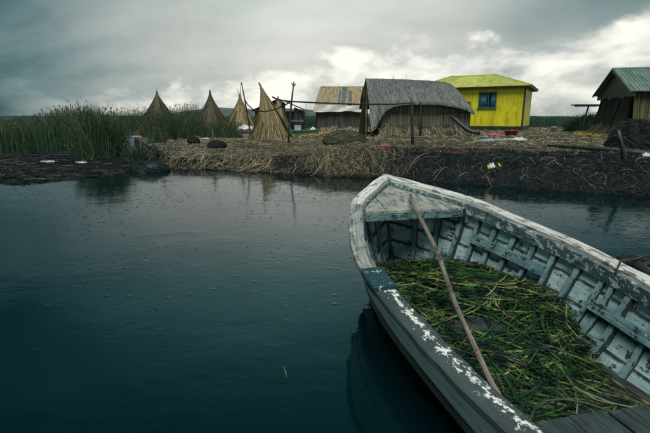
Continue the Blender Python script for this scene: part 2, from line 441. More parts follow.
M['green_roof'] = stained('pale_green_tin', (0.10, 0.175, 0.155), (0.16, 0.235, 0.21), (0.04, 0.06, 0.05), 0.9, (3, 0.5, 1), 2.0, 0.45, 0.3, 0.25)
M['teal_gable'] = stained('dark_teal_board', (0.02, 0.045, 0.05), (0.035, 0.065, 0.07), (0.012, 0.02, 0.022), 0.6)
M['black_board'] = stained('black_board', (0.010, 0.013, 0.014), (0.02, 0.024, 0.024), (0.03, 0.03, 0.025), 0.3)
M['blue_frame'] = stained('blue_window_paint', (0.012, 0.075, 0.115), (0.02, 0.10, 0.14), (0.012, 0.03, 0.04), 0.4)
M['curtain'] = stained('blue_curtain', (0.06, 0.19, 0.26), (0.09, 0.25, 0.32), (0.03, 0.10, 0.13), 0.4)
m, k, b = new_mat('window_glass', 0.06, 0.5)
b.inputs['Base Color'].default_value = (0.9, 0.95, 0.95, 1)
b.inputs['Transmission Weight'].default_value = 1.0
b.inputs['IOR'].default_value = 1.1
M['glass'] = m

# water: dark peaty lake, fine ripples, rain rings
m, k, b = new_mat('lake_water', 0.06, 0.5)
b.inputs['IOR'].default_value = 1.45
pos = geoc(k)
px_, py_, pz_ = k.sep(pos)
murk = k.noise(k.scale(pos, (0.35, 0.35, 1)), 1.0, 3, 0.5)
k.put(b.inputs['Base Color'], k.mix(murk, (0.0003, 0.0076, 0.0104), (0.0006, 0.0108, 0.0142)))
r1 = k.noise(k.scale(pos, (1.0, 1.9, 1)), 7.0, 4, 0.55, 0.3)
r2 = k.noise(k.scale(pos, (1.0, 1.3, 1)), 1.4, 3, 0.5, 0.4)
h = k.m('ADD', k.m('MULTIPLY', r1, 0.0012), k.m('MULTIPLY', r2, 0.0055))
for i, (cells, keep, rad) in enumerate(((3.4, 0.40, 0.034), (6.4, 0.42, 0.018))):
    vo = k.n('ShaderNodeTexVoronoi', voronoi_dimensions='2D', feature='F1')
    k.put(vo.inputs['Vector'], k.scale(pos, (1, 1, 1), (3.7 * i, 1.9 * i, 0)))
    vo.inputs['Scale'].default_value = cells
    d = k.m('DIVIDE', vo.outputs['Distance'], cells)
    cr, cg, cb = k.sep(vo.outputs['Color'])
    cl = k.noise(pos, 0.9, 2, 0.5)
    on = k.m('LESS_THAN', cr, k.m('MULTIPLY', k.m('MULTIPLY', k.ss(cl, 0.36, 0.60), k.ss(py_, 2.0, 4.6)), keep * 2.3))
    rr = k.m('MULTIPLY', rad, k.m('ADD', 0.25, k.m('MULTIPLY', cg, 1.1)))
    x = k.m('DIVIDE', k.m('SUBTRACT', d, rr), 0.0075)
    ring = k.m('EXPONENT', k.m('MULTIPLY', k.m('MULTIPLY', x, x), -1.0))
    x2 = k.m('DIVIDE', d, k.m('ADD', 0.004, k.m('MULTIPLY', cb, 0.010)))
    dot = k.m('EXPONENT', k.m('MULTIPLY', k.m('MULTIPLY', x2, x2), -1.0))
    hh = k.m('ADD', k.m('MULTIPLY', ring, 0.0007), k.m('MULTIPLY', k.m('MULTIPLY', dot, k.m('LESS_THAN', cg, 0.6)), 0.0022))
    h = k.m('ADD', h, k.m('MULTIPLY', hh, on))
bp = k.n('ShaderNodeBump'); bp.inputs['Strength'].default_value = 1.0; bp.inputs['Distance'].default_value = 1.0
k.put(bp.inputs['Height'], h); k.put(b.inputs['Normal'], bp.outputs[0])
M['water'] = m

# island ground: wet black peat bank, trampled straw above (the "straw" attribute is where straw lies)
m, k, b = new_mat('island_ground', 0.7, 0.35)
pos = geoc(k)
at = k.n('ShaderNodeAttribute', attribute_name='straw').outputs['Fac']
n1 = k.noise(pos, 2.2, 7, 0.65)
n2 = k.noise(k.scale(pos, (4, 14, 6)), 1.0, 6, 0.7, 0.8)
n3 = k.noise(k.scale(pos, (15, 5, 6)), 1.0, 6, 0.7, 0.8)
st = k.mix(k.m('MAXIMUM', n2, n3), (0.010, 0.013, 0.012), (0.11, 0.096, 0.062))
pe = k.mix(n2, (0.002, 0.005, 0.007), (0.009, 0.015, 0.018))
f = k.ss(k.m('ADD', at, k.m('MULTIPLY', k.m('SUBTRACT', n1, 0.5), 0.9)), 0.35, 0.62)
k.put(b.inputs['Base Color'], k.mix(f, pe, st))
bump(k, b, k.m('ADD', n2, n3), 0.9, 0.03)
M['ground'] = m
M['mud'] = flat_mat('soaked_reed_mud', (0.002, 0.005, 0.007), (0.009, 0.016, 0.019), 9, 0.5, 0.3, (1, 2.5, 1), 1.0, 'geo', 8)
M['hill'] = flat_mat('far_hill', (0.06, 0.08, 0.075), (0.10, 0.12, 0.11), 0.02, 0.9, 0.1, (1, 1, 1), 0)

# ------------------------------------------------------------------ THE SETTING
# lake
v = []; f = []
gx = [-6000, -1500, -300, -60, 60, 300, 1500, 6000]; gy = [-60, -10, 40, 150, 500, 1500, 6000]
for y in gy:
    for x in gx: v.append((x, y, 0))
for j in range(len(gy) - 1):
    for i in range(len(gx) - 1):
        a = j * len(gx) + i; f.append((a, a + 1, a + 1 + len(gx), a + len(gx)))
kind(obj('water', v, f, M['water']), 'structure')

# island: polar fan of ground from the shoreline back
SHORE = [(134, 143), (146, 152), (158, 160), (166, 166.5), (185, 168.5), (220, 169.5), (250, 171.5), (290, 173.5), (330, 176), (370, 178),
         (400, 179.5), (440, 182), (480, 185), (520, 188.5), (560, 191), (600, 193.5), (650, 196.5), (760, 203), (900, 212)]
sp_ = [G(px, py, 0) for px, py in SHORE]
SA = np.array([p.x / p.y for p in sp_]); SY = np.array([p.y for p in sp_])
def shore_y(a):
    return np.interp(a, SA, SY) + 0.12 * smooth_noise(np.asarray(a) * 14, np.asarray(a) * 0, 3) + 0.10 * smooth_noise(np.asarray(a) * 55, np.asarray(a) * 0, 4)
def land_h(a, y):
    """height of the island at azimuth a = x / y and distance y"""
    a = np.asarray(a, float); y = np.asarray(y, float)
    d = y - shore_y(a)
    east = np.clip((a + 0.15) / 0.24, 0, 1)
    top = 0.27 + 0.18 * east
    wd = 1.15 + 0.35 * east
    s = np.clip(d / wd, 0, 1)
    s = 1 - (1 - s) ** 2.0
    z = -0.02 + (top + 0.02) * s
    x = a * y
    rough = 0.045 * smooth_noise(x * 1.3, y * 1.3, 11) + 0.03 * smooth_noise(x * 4, y * 4, 12) + 0.012 * smooth_noise(x * 13, y * 13, 14)
    mound = 0.10 * np.exp(-((a - (-0.01)) / 0.09) ** 2) * np.exp(-((d - 1.2) / 0.9) ** 2)
    z = z + rough * np.clip(d / 0.4, 0, 1) * np.where(y > 17, 0.6, 1.0) + mound
    return np.where(d < 0, -0.02 + d * 0.6, z)
def land_z(x, y):
    return float(land_h(np.array([x / y]), np.array([y]))[0])
def straw_amount(a, y):
    d = y - shore_y(a)
    a = np.asarray(a)
    lim = np.interp(a, [-0.4, -0.16, -0.10, 0.08, 0.16, 0.35, 0.75, 1.2], [0.9, 0.95, 0.8, 0.75, 1.5, 2.3, 2.4, 2.4])
    return np.clip((d - lim) / 1.1 + 0.5, 0, 1)

NA = 420
aa = np.linspace(SA[0] + 1e-3, SA[-1], NA)
dd = np.concatenate([np.linspace(-0.5, 0, 5)[:-1], np.linspace(0, 4, 64), 4 + 46 * np.linspace(0, 1, 46)[1:] ** 1.8])
A, DD = np.meshgrid(aa, dd)
Y = shore_y(A) + DD
Z = land_h(A, Y)
V = np.stack([A * Y, Y, Z], -1).reshape(-1, 3)
nr = len(dd)
F = [(j * NA + i, j * NA + i + 1, (j + 1) * NA + i + 1, (j + 1) * NA + i) for j in range(nr - 1) for i in range(NA - 1)]
go = obj('ground', V, F, M['ground'], smooth=True)
kind(go, 'structure')
at = go.data.attributes.new('straw', 'FLOAT', 'POINT')
at.data.foreach_set('value', straw_amount(A, Y).reshape(-1).astype(np.float32))

# low black raft of rotten reed in front of the reed bed
MUD_F = [(-220, 189), (-90, 186), (0, 182.5), (25, 182), (50, 180), (80, 177), (110, 173.5), (135, 172), (150, 168), (160, 164), (166, 161)]
MUD_B = [(-220, 160), (-90, 157), (0, 155), (25, 154.5), (50, 153.5), (80, 152.5), (110, 151.5), (135, 150.5), (150, 150), (160, 151), (166, 153)]
fa = [G(*p, 0) for p in MUD_F]; ba = [G(*p, 0) for p in MUD_B]
fA = np.array([p.x / p.y for p in fa]); fY = np.array([p.y for p in fa]); bA = np.array([p.x / p.y for p in ba]); bY = np.array([p.y for p in ba])
def mud_h(a, y):
    y0 = np.interp(a, fA, fY) + 0.25 * smooth_noise(a * 30, a * 0, 21); y1 = np.interp(a, bA, bY) + 0.5 * smooth_noise(a * 22, a * 0 + 2, 22)
    u = np.clip((y - y0) / np.maximum(y1 - y0, 0.1), 0, 1)
    x = a * y
    return -0.070 + 0.088 * np.clip(np.sin(u * math.pi), 0, 1) ** 0.6 + 0.055 * smooth_noise(x * 2.3, y * 1.5, 24) + 0.025 * smooth_noise(x * 9, y * 6, 25), y0, y1
aa2 = np.linspace(fA[0], fA[-1], 300)
tt = np.linspace(0, 1, 60)
A2, T2 = np.meshgrid(aa2, tt)
_, y0, y1 = mud_h(A2, np.full_like(A2, 10))
Y2 = y0 - 0.15 + (y1 - y0 + 0.3) * T2
Z2 = mud_h(A2, Y2)[0]
V = np.stack([A2 * Y2, Y2, Z2], -1).reshape(-1, 3)
F = [(j * 300 + i, j * 300 + i + 1, (j + 1) * 300 + i + 1, (j + 1) * 300 + i) for j in range(59) for i in range(299)]
kind(obj('mud_bank', V, F, M['mud'], smooth=True), 'structure')

# far marsh and hills across the lake
def ridge(name, pts, depth, mat, nx=120, seed=1, rough=0.08):
    xs = np.linspace(pts[0][0], pts[-1][0], nx)
    hs = np.interp(xs, [p[0] for p in pts], [p[2] for p in pts]); ys = np.interp(xs, [p[0] for p in pts], [p[1] for p in pts])
    hs = hs * (1 + rough * smooth_noise(xs / max(1, (xs[-1] - xs[0])) * 40, xs * 0, seed))
    v = []; f = []
    prof = [(0, -0.02), (0.12, 0.55), (0.3, 0.85), (0.5, 1.0), (1.0, 0.6)]
    for x, y, h in zip(xs, ys, hs):
        for q, e in prof: v.append((x * (1 + q * depth / y), y + q * depth, max(h, 0.02) * e - 0.3 * (q == 0)))
    n = len(prof)
    for i in range(nx - 1):
        for j in range(n - 1): f.append((i * n + j, (i + 1) * n + j, (i + 1) * n + j + 1, i * n + j + 1))
    return kind(obj(name, v, f, mat, smooth=True), 'structure')
ridge('hills', [(-620, 1500, 1), (-540, 1500, 8), (-470, 1500, 22), (-400, 1500, 33), (-330, 1500, 36), (-240, 1500, 30), (-120, 1500, 33), (20, 1500, 22), (180, 1500, 12), (420, 1500, 3), (620, 1500, 1)], 420, M['hill'], 160, 5)

# ------------------------------------------------------------------ THE BOAT (local x runs from bow to stern, y to starboard)
BX, BY, BA = 0.556, 4.050, 0.2144
BS = [0, .12, .3, .6, 1.0, 1.6, 2.3, 3.0, 4.0]
BW = [.015, .1186, .2582, .4722, .6154, .7457, .7335, .6536, .5427]
ZS = [0, .6, 1.4, 2.4, 4.0]
ZZ = [.7787, .6771, .5552, .4498, .372]
BLEN = 4.0
def hermite(X, Yv, t):
    X = np.asarray(X, float); Yv = np.asarray(Yv, float)
    mm = np.gradient(Yv, X)
    t = min(max(t, X[0]), X[-1])
    i = int(np.clip(np.searchsorted(X, t) - 1, 0, len(X) - 2))
    h = X[i + 1] - X[i]; u = (t - X[i]) / h
    return float((2*u**3 - 3*u**2 + 1) * Yv[i] + (u**3 - 2*u**2 + u) * h * mm[i] + (-2*u**3 + 3*u**2) * Yv[i+1] + (u**3 - u**2) * h * mm[i+1])
def bw(s): return hermite(BS, BW, s)
def bz(s): return hermite(ZS, ZZ, s)
def hull(s, t, side, off=0.0):
    """inner face of the planking at station s, t = 0 keel .. 1 sheer; off > 0 is outward"""
    slope = (bw(s + .03) - bw(max(s - .03, 0))) / (.06 if s > .03 else .03 + s)
    W = max(bw(s) - 0.026 * math.sqrt(1 + slope * slope), 0.004)
    zs = bz(s) - 0.036
    zk = -0.15
    h = zs - zk
    q = 1 - t
    lat = 3*q*q*t*0.58*W + 3*q*t*t*0.75*W + t**3 * W
    z = zk + h * (3*q*t*t*0.40 + t**3)
    dl = 3*q*q*.58*W + 6*q*t*(.17*W) + 3*t*t*(.25*W)
    dzz = h * (3*q*q*0 + 6*q*t*.40 + 3*t*t*.60)
    L = math.hypot(dl, dzz) or 1
    nx_, nz_ = dzz / L, -dl / L
    sh = 0.50 * (1 - t) ** 1.2 * math.exp(-s / 0.55)
    return Vector((s + sh, side * max(lat + off * nx_, 0.002), z + off * nz_))
def railpt(s, side, inward, dz):
    slope = (bw(s + .03) - bw(max(s - .03, 0))) / (.06 if s > .03 else .03 + s)
    lat = bw(s) - inward * math.sqrt(1 + slope * slope)
    return Vector((s, side * max(lat, 0.003), bz(s) + dz))

boat = thing('rowing_boat', 'old wooden rowing boat with peeling white and teal paint moored on the dark water', 'boat', (BX, BY, 0), BA - math.pi / 2)
SEAMS = [0.0, .27, .46, .61, .74, .865, 0.985]
st_ = [0, .04, .08, .13, .2, .28, .38, .5, .65, .8, 1.0, 1.2, 1.4, 1.6, 1.8, 2.0, 2.2, 2.4, 2.6, 2.8, 3.0, 3.25, 3.5, 3.75, 4.0]
TH = 0.011
for side in (-1, 1):
    for i in range(len(SEAMS) - 1):
        t0, t1 = SEAMS[i] - (0.02 if i else 0), SEAMS[i + 1]
        mb = MB(); b_ = 0; u = 0
        rows = (0.0, 0.5, 1.0)
        ring_t = [t0 + (t1 - t0) * r for r in rows]
        for si, s in enumerate(st_):
            if si: u += s - st_[si - 1]
            wob = 0.002 * math.sin(s * 7 + i * 2 + side)
            inn = [hull(s, t, side, 0.012 * (1 - r) + wob) for t, r in zip(ring_t, rows)]
            out = [hull(s, t, side, 0.012 * (1 - r) + TH + wob) for t, r in zip(ring_t, rows)]
            ring = inn + out[::-1]
            for p, vv in zip(ring, (0, .0625, .125, .14, .2025, .265)):
                mb.v.append(tuple(p)); mb.uv.append((u, vv))
        n = 6
        mi = []
        for a in range(len(st_) - 1):
            for j in range(n):
                c0, c1 = a * n + j, a * n + (j + 1) % n
                mb.f.append((c0, c1, c1 + n, c0 + n)); mi.append(0 if j < 2 else 1)
        mb.f.append(tuple(range(n))); mi.append(1)
        mb.f.append(tuple((len(st_) - 1) * n + j for j in range(n))); mi.append(1)
        o = mb.build('hull_plank', M['plank_in'], boat)
        o.data.materials.append(M['plank_out'] if i >= 4 else M['plank_teal'])
        o.data.polygons.foreach_set('material_index', mi)
    # rub strip outside, under the wide upper planks
    fr = []
    for s in st_[1:]:
        fr.append([hull(s, .735, side, 0.022), hull(s, .765, side, 0.022), hull(s, .765, side, 0.044), hull(s, .735, side, 0.044)])
    MB().sweep(fr).build('rub_strip', M['rubstrip'], boat)
    # inwale board under the rail
    fr = []
    for s in [x for x in st_ if x >= 0.08]:
        fr.append([railpt(s, side, .100, -.118), railpt(s, side, .100, -.037), railpt(s, side, .072, -.037), railpt(s, side, .072, -.118)])
    MB().sweep(fr).build('inwale', M['inwale'], boat)

def rail_piece(s0, s1, side, wid, mat, dz=0.0, th=0.036, name='rail', over=0.0):
    n = max(3, int((s1 - s0) / 0.07) + 1)
    fr = []
    for i in range(n + 1):
        s = s0 + (s1 - s0) * i / n
        j = 0.0025 * math.sin(s * 23 + side) + 0.0015 * math.sin(s * 57)
        top = dz + 0.002 * math.sin(s * 9)
        r = [railpt(s, side, -over + 0.004 + j, top - th), railpt(s, side, -over + j, top - th + .006), railpt(s, side, -over + j, top - .007), railpt(s, side, -over + .008 + j, top),
             railpt(s, side, wid * .5, top + .002), railpt(s, side, wid - .008 + j, top), railpt(s, side, wid + j, top - .007), railpt(s, side, wid + j, top - th)]
        fr.append(r)
    mb = MB()
    for r in fr: pass
    mb.sweep(fr)
    # uv: v measured across the top from the outer edge
    for i in range(len(fr)):
        for q, vv in enumerate((-.045, -.036, -.008, 0, wid * .5, wid, wid + .008, wid + .04)):
            mb.uv[i * 8 + q] = (s0 + (s1 - s0) * i / n, vv)
    o = mb.build(name, mat, boat)
    return o
rail_piece(0.0, 0.735, -1, .090, M['rail_white'])
rail_piece(0.742, 1.80, -1, .097, M['rail_grey'], -.001)
rail_piece(1.80, 4.0, -1, .108, M['rail_dark'], -.001)
blk = rail_piece(1.775, 1.99, -1, .118, M['block'], .016, .03, 'oarlock_block', .010)
blk['label'] = 'raised teal oarlock block'
rail_piece(0.0, 1.02, 1, .090, M['rail_far'])
rail_piece(1.026, 2.55, 1, .090, M['rail_far'], -.001)
rail_piece(2.556, 4.0, 1, .090, M['rail_far'], -.001)

# stem post
fr = []
for i in range(9):
    t = 1.0 - i / 8 * 1.0
    p = hull(0.0, t, 1, 0.0)
    x = p.x
    w_ = .020
    fr.append([(x - .045, -w_ * .6, p.z), (x - .045, w_ * .6, p.z), (x + .03, w_, p.z), (x + .03, -w_, p.z)])
fr.insert(0, [(x_ - .0, y_, z_ + .030) for x_, y_, z_ in fr[0]])
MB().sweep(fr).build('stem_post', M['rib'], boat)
# keel
fr = [[(x, -.03, -.20), (x, .03, -.20), (x, .03, -.148), (x, -.03, -.148)] for x in (.5, 1.5, 2.5, 3.5, 4.0)]
MB().sweep(fr).build('keel', M['plank_teal'], boat)

# foredeck: fore-and-aft planks on a beam
DZ = -.072
for y0, y1 in ((-.62, -.235), (-.228, -.012), (-.004, .215), (.222, .62)):
    n = 8; fr = []
    ymid = .5 * (y0 + y1)
    s_in = 0.06
    ss = [s_in + (0.725 - s_in) * i / 14 for i in range(15)]
    for s in ss:
        lim = bw(s) - 0.03
        a, c = max(y0, -lim), min(y1, lim)
        if c - a < 0.01: continue
        z = bz(s) + DZ + 0.003 * math.sin(ymid * 40)
        fr.append([(s, a, z - .02), (s, a, z), (s, c, z), (s, c, z - .02)])
    MB().sweep(fr).build('deck_plank', M['deck'], boat)
lim = bw(.70) - .045
z = bz(.70) + DZ - .022
MB().box(.695, -lim, z - .055, .728, lim, z).build('deck_beam', M['stringer'], boat)
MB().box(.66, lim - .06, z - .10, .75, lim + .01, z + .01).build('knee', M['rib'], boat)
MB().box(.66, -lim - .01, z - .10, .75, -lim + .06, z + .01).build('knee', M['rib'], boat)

# ribs
rs = [.30, .50, .68, .84, 1.00, 1.165, 1.335, 1.51, 1.69, 1.865, 1.945, 2.07, 2.26, 2.45, 2.64, 2.83, 3.02, 3.21, 3.40, 3.6, 3.8]
for si, s in enumerate(rs):
    for side in (-1, 1):
        fr = []
        hw = .015 + .006 * ((si * 7) % 3) / 2; dp = .020 + .005 * ((si * 5) % 4) / 3
        if s == 1.945: hw = .012
        top = 0.955
        for i in range(15):
            t = .10 + (top - .10) * i / 14
            o_ = .006 * math.sin(i * .9 + si * 1.7)
            pa, pb = hull(s - hw + o_, t, side, .004), hull(s + hw + o_, t, side, .004)
            qa, qb = hull(s - hw + o_, t, side, -dp), hull(s + hw + o_, t, side, -dp)
            fr.append([pa, qa, qb, pb])
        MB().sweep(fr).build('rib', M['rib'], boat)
# risers: the short boards fixed over the ribs
def riser(s0, s1, t0, t1, side, off=-.026):
    fr = []
    n = max(3, int((s1 - s0) / .15))
    for i in range(n + 1):
        s = s0 + (s1 - s0) * i / n
        fr.append([hull(s, t0, side, off), hull(s, t1, side, off), hull(s, t1, side, off - .024), hull(s, t0, side, off - .024)])
    MB().sweep(fr).build('riser', M['stringer'], boat)
for side in (-1, 1):
    riser(.86, 1.50, .775, .835, side)
    riser(1.90, 3.3, .745, .805, side)
    riser(.72, 3.9, .44, .48, side, -.022)

def inner_half(s, z):
    lo, hi = 0.0, 1.0
    for _ in range(12):
        md = .5 * (lo + hi)
        if hull(s, md, 1).z < z: lo = md
        else: hi = md
    return hull(s, lo, 1).y
# floor boards
for i, y0 in enumerate((-.44, -.29, -.14, .01, .16, .31)):
    x0 = 1.0 + .12 * abs(i - 2.5)
    MB().box(x0, y0, .015 + .002 * (i % 2), 3.6, y0 + .142, .035 + .002 * (i % 2)).build('floor_board', M['floorboard'], boat)
# two loose boards lying on the floor under the reeds
bd = MB(); bd.box(-.24, -.04, 0, .24, .04, .018); o = bd.build('loose_board', M['orangeboard'], boat, loc=(1.86, -inner_half(1.86, .225) + .085, .235)); o.rotation_euler = (0, .03, .02); o['label'] = 'rust orange board'
bd = MB(); bd.box(-.25, -.07, 0, .25, .07, .02); o = bd.build('loose_board', M['darkwood'], boat, loc=(1.80, -.16, .148)); o.rotation_euler = (.02, 0, 1.20)

# stern deck: planks fore and aft, two of them starting further back and a little higher
for i, (y0, y1, x0, dz_) in enumerate(((-.60, -.46, 2.735, 0), (-.452, -.305, 2.74, .003), (-.297, -.150, 2.73, -.002), (-.142, .02, 2.745, .002), (.035, .19, 2.90, .022), (.20, .36, 2.93, .02), (.37, .60, 2.91, .02))):
    fr = []
    for s in np.linspace(x0, 3.98, 9):
        lim = bw(s) - .09
        a, c = max(y0, -lim), min(y1, lim)
        if c - a < .015: continue
        zz = .285 + dz_
        fr.append([(s, a, zz - .022), (s, a, zz), (s, c, zz), (s, c, zz - .022)])
    MB().sweep(fr).build('stern_plank', M['sterndeck'], boat)
MB().box(2.76, -.56, .205, 2.80, .56, .258).build('stern_beam', M['sterndeck'], boat)
# transom
pts = [hull(4.0, t, -1, .01) for t in np.linspace(1, 0, 12)] + [hull(4.0, t, 1, .01) for t in np.linspace(0.05, 1, 12)]
mb = MB(); n = len(pts)
mb.sweep([[Vector((3.985, p.y, p.z)) for p in pts], [Vector((4.02, p.y, p.z)) for p in pts]])
mb.build('transom', M['plank_out'], boat)

def boat_world(p):
    return boat_matrix @ Vector(p)
boat_matrix = Matrix.Translation((BX, BY, 0)) @ Matrix.Rotation(BA - math.pi / 2, 4, 'Z')

# rope-thick pale hoop lying on the reeds by the stern deck
hp = [boat_world(p) for p in ((2.70, -.43, .24), (2.655, -.37, .262), (2.63, -.30, .272), (2.635, -.23, .272), (2.67, -.16, .268), (2.74, -.10, .268))]
tag(MB().tube(hp, .0048, 6).build('hose', M['darkwood'], smooth=True), 'short curved dark hose on cut reeds beside the dark stern planks', 'hose')

# ------------------------------------------------------------------ the cut reeds heaped in the boat
heap = thing('reed_heap', 'heap of freshly cut green reeds filling the bottom of the rowing boat', 'reeds', (BX, BY, 0), BA - math.pi / 2)
IH_S = np.linspace(.3, 3.2, 30)
IH = {z: np.array([inner_half(s, z) for s in IH_S]) for z in (.1, .2, .3)}
def pile_z(s, y):
    """top of the heap"""
    w_ = np.interp(s, IH_S, IH[.2])
    e = np.clip(1 - np.abs(y) / (w_ + .02), 0, 1)
    a = np.interp(s, [.6, .9, 1.3, 1.9, 2.4, 2.65, 2.8], [.10, .19, .21, .18, .155, .145, .09])
    dipr = .17 * np.clip((y - np.interp(s, [1.8, 1.9, 2.2, 2.4, 2.6, 2.8], [.7, .42, .14, .02, -.04, -.05])) / .14, 0, 1)
    return np.maximum(a - dipr + .035 * smooth_noise(s * 3.2, y * 3.2, 41) - .01 * (1 - e) ** 3, .05)
def boat_reeds(n, rng, top):
    s = rng.uniform(.74, 2.72, n); wv = np.interp(s, IH_S, IH[.2])
    y = rng.uniform(-.93, .93, n) * wv
    # main lie of the heap: across the boat, leaning towards the bow on the port side
    base = np.where(rng.random(n) < .62, 1.45, .75) + .25 * np.sin(s * 4 + y * 3)
    ang = base + rng.normal(0, .66, n)
    flip = rng.random(n) < .5; ang = ang + np.pi * flip
    ok = rng.random(n) > np.clip((y - np.interp(s, [1.8, 1.9, 2.2, 2.4, 2.6, 2.8], [.7, .42, .14, .02, -.04, -.05])) / .12, 0, 1) * .985
    s, y, ang, wv = s[ok], y[ok], ang[ok], wv[ok]; n = len(s)
    L = np.where(rng.random(n) < .2, rng.uniform(.6, 1.05, n), rng.uniform(.2, .65, n))
    K = 7
    tt_ = np.linspace(-.5, .5, K)
    curl = rng.normal(0, .55, n)
    P = np.zeros((n, K, 3))
    for i, q in enumerate(tt_):
        a_ = ang + curl * q
        P[:, i, 0] = s + np.cos(a_) * L * q
        P[:, i, 1] = y + np.sin(a_) * L * q
    P[:, :, 0] = np.clip(P[:, :, 0], .70, 2.75)
    far_ = (P[:, :, 0] > 2.1) & (P[:, :, 1] > .30)
    P[:, :, 1] = np.where(far_, .30 + (P[:, :, 1] - .30) * .35, P[:, :, 1])
    lift = (rng.uniform(.0, .02, n) if top else -rng.uniform(0, .06, n))
    P[:, :, 2] = pile_z(P[:, :, 0], P[:, :, 1]) + lift[:, None]
    P[:, :, 2] = P[:, :, 2] * .5 + P[:, :, 2].mean(1, keepdims=True) * .5
    tip = rng.random(n) < .18
    P[:, -2:, 2] += (tip * rng.uniform(.01, .06, n))[:, None] * np.array([.4, 1.0])[None]
    zz = P[:, :, 2]
    wl = np.where(zz < .2, np.interp(P[:, :, 0], IH_S, IH[.1]) + (np.interp(P[:, :, 0], IH_S, IH[.2]) - np.interp(P[:, :, 0], IH_S, IH[.1])) * (zz - .1) / .1,
                  np.interp(P[:, :, 0], IH_S, IH[.2]) + (np.interp(P[:, :, 0], IH_S, IH[.3]) - np.interp(P[:, :, 0], IH_S, IH[.2])) * (zz - .2) / .1) - .014
    wl = np.maximum(wl, .01)
    P[:, :, 1] = np.clip(P[:, :, 1], -wl, wl)
    wd = rng.uniform(.0022, .0062, n)
    prof = np.array([.65, .95, 1, 1, .9, .65, .18])
    W_ = wd[:, None] * prof[None]
    dirv_ = P[:, -1] - P[:, 0]
    S_ = np.cross(dirv_, np.array([0, 0, 1.0])); S_ /= np.linalg.norm(S_, axis=1, keepdims=True) + 1e-9
    S_ += rng.normal(0, .35, (n, 3)) * np.array([0, 0, 1]); S_ /= np.linalg.norm(S_, axis=1, keepdims=True)
    return P, W_, S_
P_, W_, S_ = boat_reeds(5200, RNG, False)
kind(strips('reeds', P_, W_, S_, M['reed_boat'], heap), 'stuff')
P_, W_, S_ = boat_reeds(1500, RNG, True)
kind(strips('reeds', P_, W_ * 1.0, S_, M['reed_boat'], heap), 'stuff')
P_, W_, S_ = boat_reeds(290, np.random.default_rng(5), True)
P_[:, :, 2] += .006
for i in range(len(P_)):
    strips('reed', P_[i:i + 1], W_[i:i + 1] * 1.45, S_[i:i + 1], M['reed_boat'], heap)
# dark bed of the heap, so that the floor does not show through
ns, ny = 40, 20; v = []; f = []
for i in range(ns):
    s = .72 + (2.70 - .72) * i / (ns - 1); wv = float(np.interp(s, IH_S, IH[.1]))
    for j in range(ny):
        y = (-1 + 2 * j / (ny - 1)) * wv * .97
        v.append((s, y, float(pile_z(np.array([s]), np.array([y]))[0]) - .05))
for i in range(ns - 1):
    for j in range(ny - 1):
        a = i * ny + j; f.append((a, a + 1, a + 1 + ny, a + ny))
M['heap_core'] = flat_mat('matted_reed', (0.008, 0.018, 0.010), (0.02, 0.045, 0.02), 30, .6, .3, (1, 1, 1), .6)
obj('matted_reeds', v, f, M['heap_core'], heap, smooth=True)

# the long bent pole lying from foredeck into the heap
ps = [(410.5, 194.5, .665), (412, 201, .66), (416.5, 212, .63), (426, 229, .575), (438, 254, .50), (447, 281, .425), (456, 306, .36), (466, 328, .31), (478, 354, .265), (491, 382, .225), (508, 410, .19)]
pp = [G(*q) for q in ps]
tag(MB().tube(pp, [.011, .0135, .014, .0145, .0145, .014, .0135, .013, .0125, .012, .011], 9, .13).build('wooden_pole', M['pole'], smooth=True), 'long bent pale wooden pole lying from the foredeck down into the cut reeds', 'pole')

# old tyre hung outside the starboard rail as a fender: only its crown shows above the rail
ft = thing('tyre_fender', 'black rubber tyre fender hanging outside the far rail of the rowing boat', 'tyre', tuple(boat_world((1.95, .822, .352))), BA - math.pi / 2)
def torus(R0, r0, n=28, m_=10, ax='y', flat=1.0):
    v = []; f = []
    for i in range(n):
        a = 2 * math.pi * i / n
        for j in range(m_):
            q = 2 * math.pi * j / m_
            rr = R0 + r0 * math.cos(q)
            if ax == 'y': v.append((rr * math.cos(a), r0 * flat * math.sin(q), rr * math.sin(a)))
            else: v.append((rr * math.cos(a), rr * math.sin(a), r0 * flat * math.sin(q)))
    for i in range(n):
        for j in range(m_):
            f.append((i * m_ + j, ((i + 1) % n) * m_ + j, ((i + 1) % n) * m_ + (j + 1) % m_, i * m_ + (j + 1) % m_))
    return v, f
v, f = torus(.14, .045, ax='y', flat=1.2)
obj('tyre', v, f, M['rubber'], ft, smooth=True)
mb = MB()
for i in range(28):
    a = 2 * math.pi * i / 28
    c = Vector((math.cos(a), 0, math.sin(a))); tg = Vector((-math.sin(a), 0, math.cos(a)))
    o_ = c * .186
    hx = [o_ + tg * x + Vector((0, y, 0)) + c * z for z in (-.004, .005) for x, y in ((-.008, -.035), (.008, -.035), (.008, .035), (-.008, .035))]
    mb.hexa(hx)
kind(mb.build('tread', M['rubber'], ft), 'stuff')
MB().tube([(.02, .06, .10), (.02, .065, .16), (.018, .02, .195), (.015, -.06, .178), (.012, -.15, .172), (.010, -.165, .10), (.012, -.15, .03)], .007, 6).build('lashing', M['rope'], ft, smooth=True)

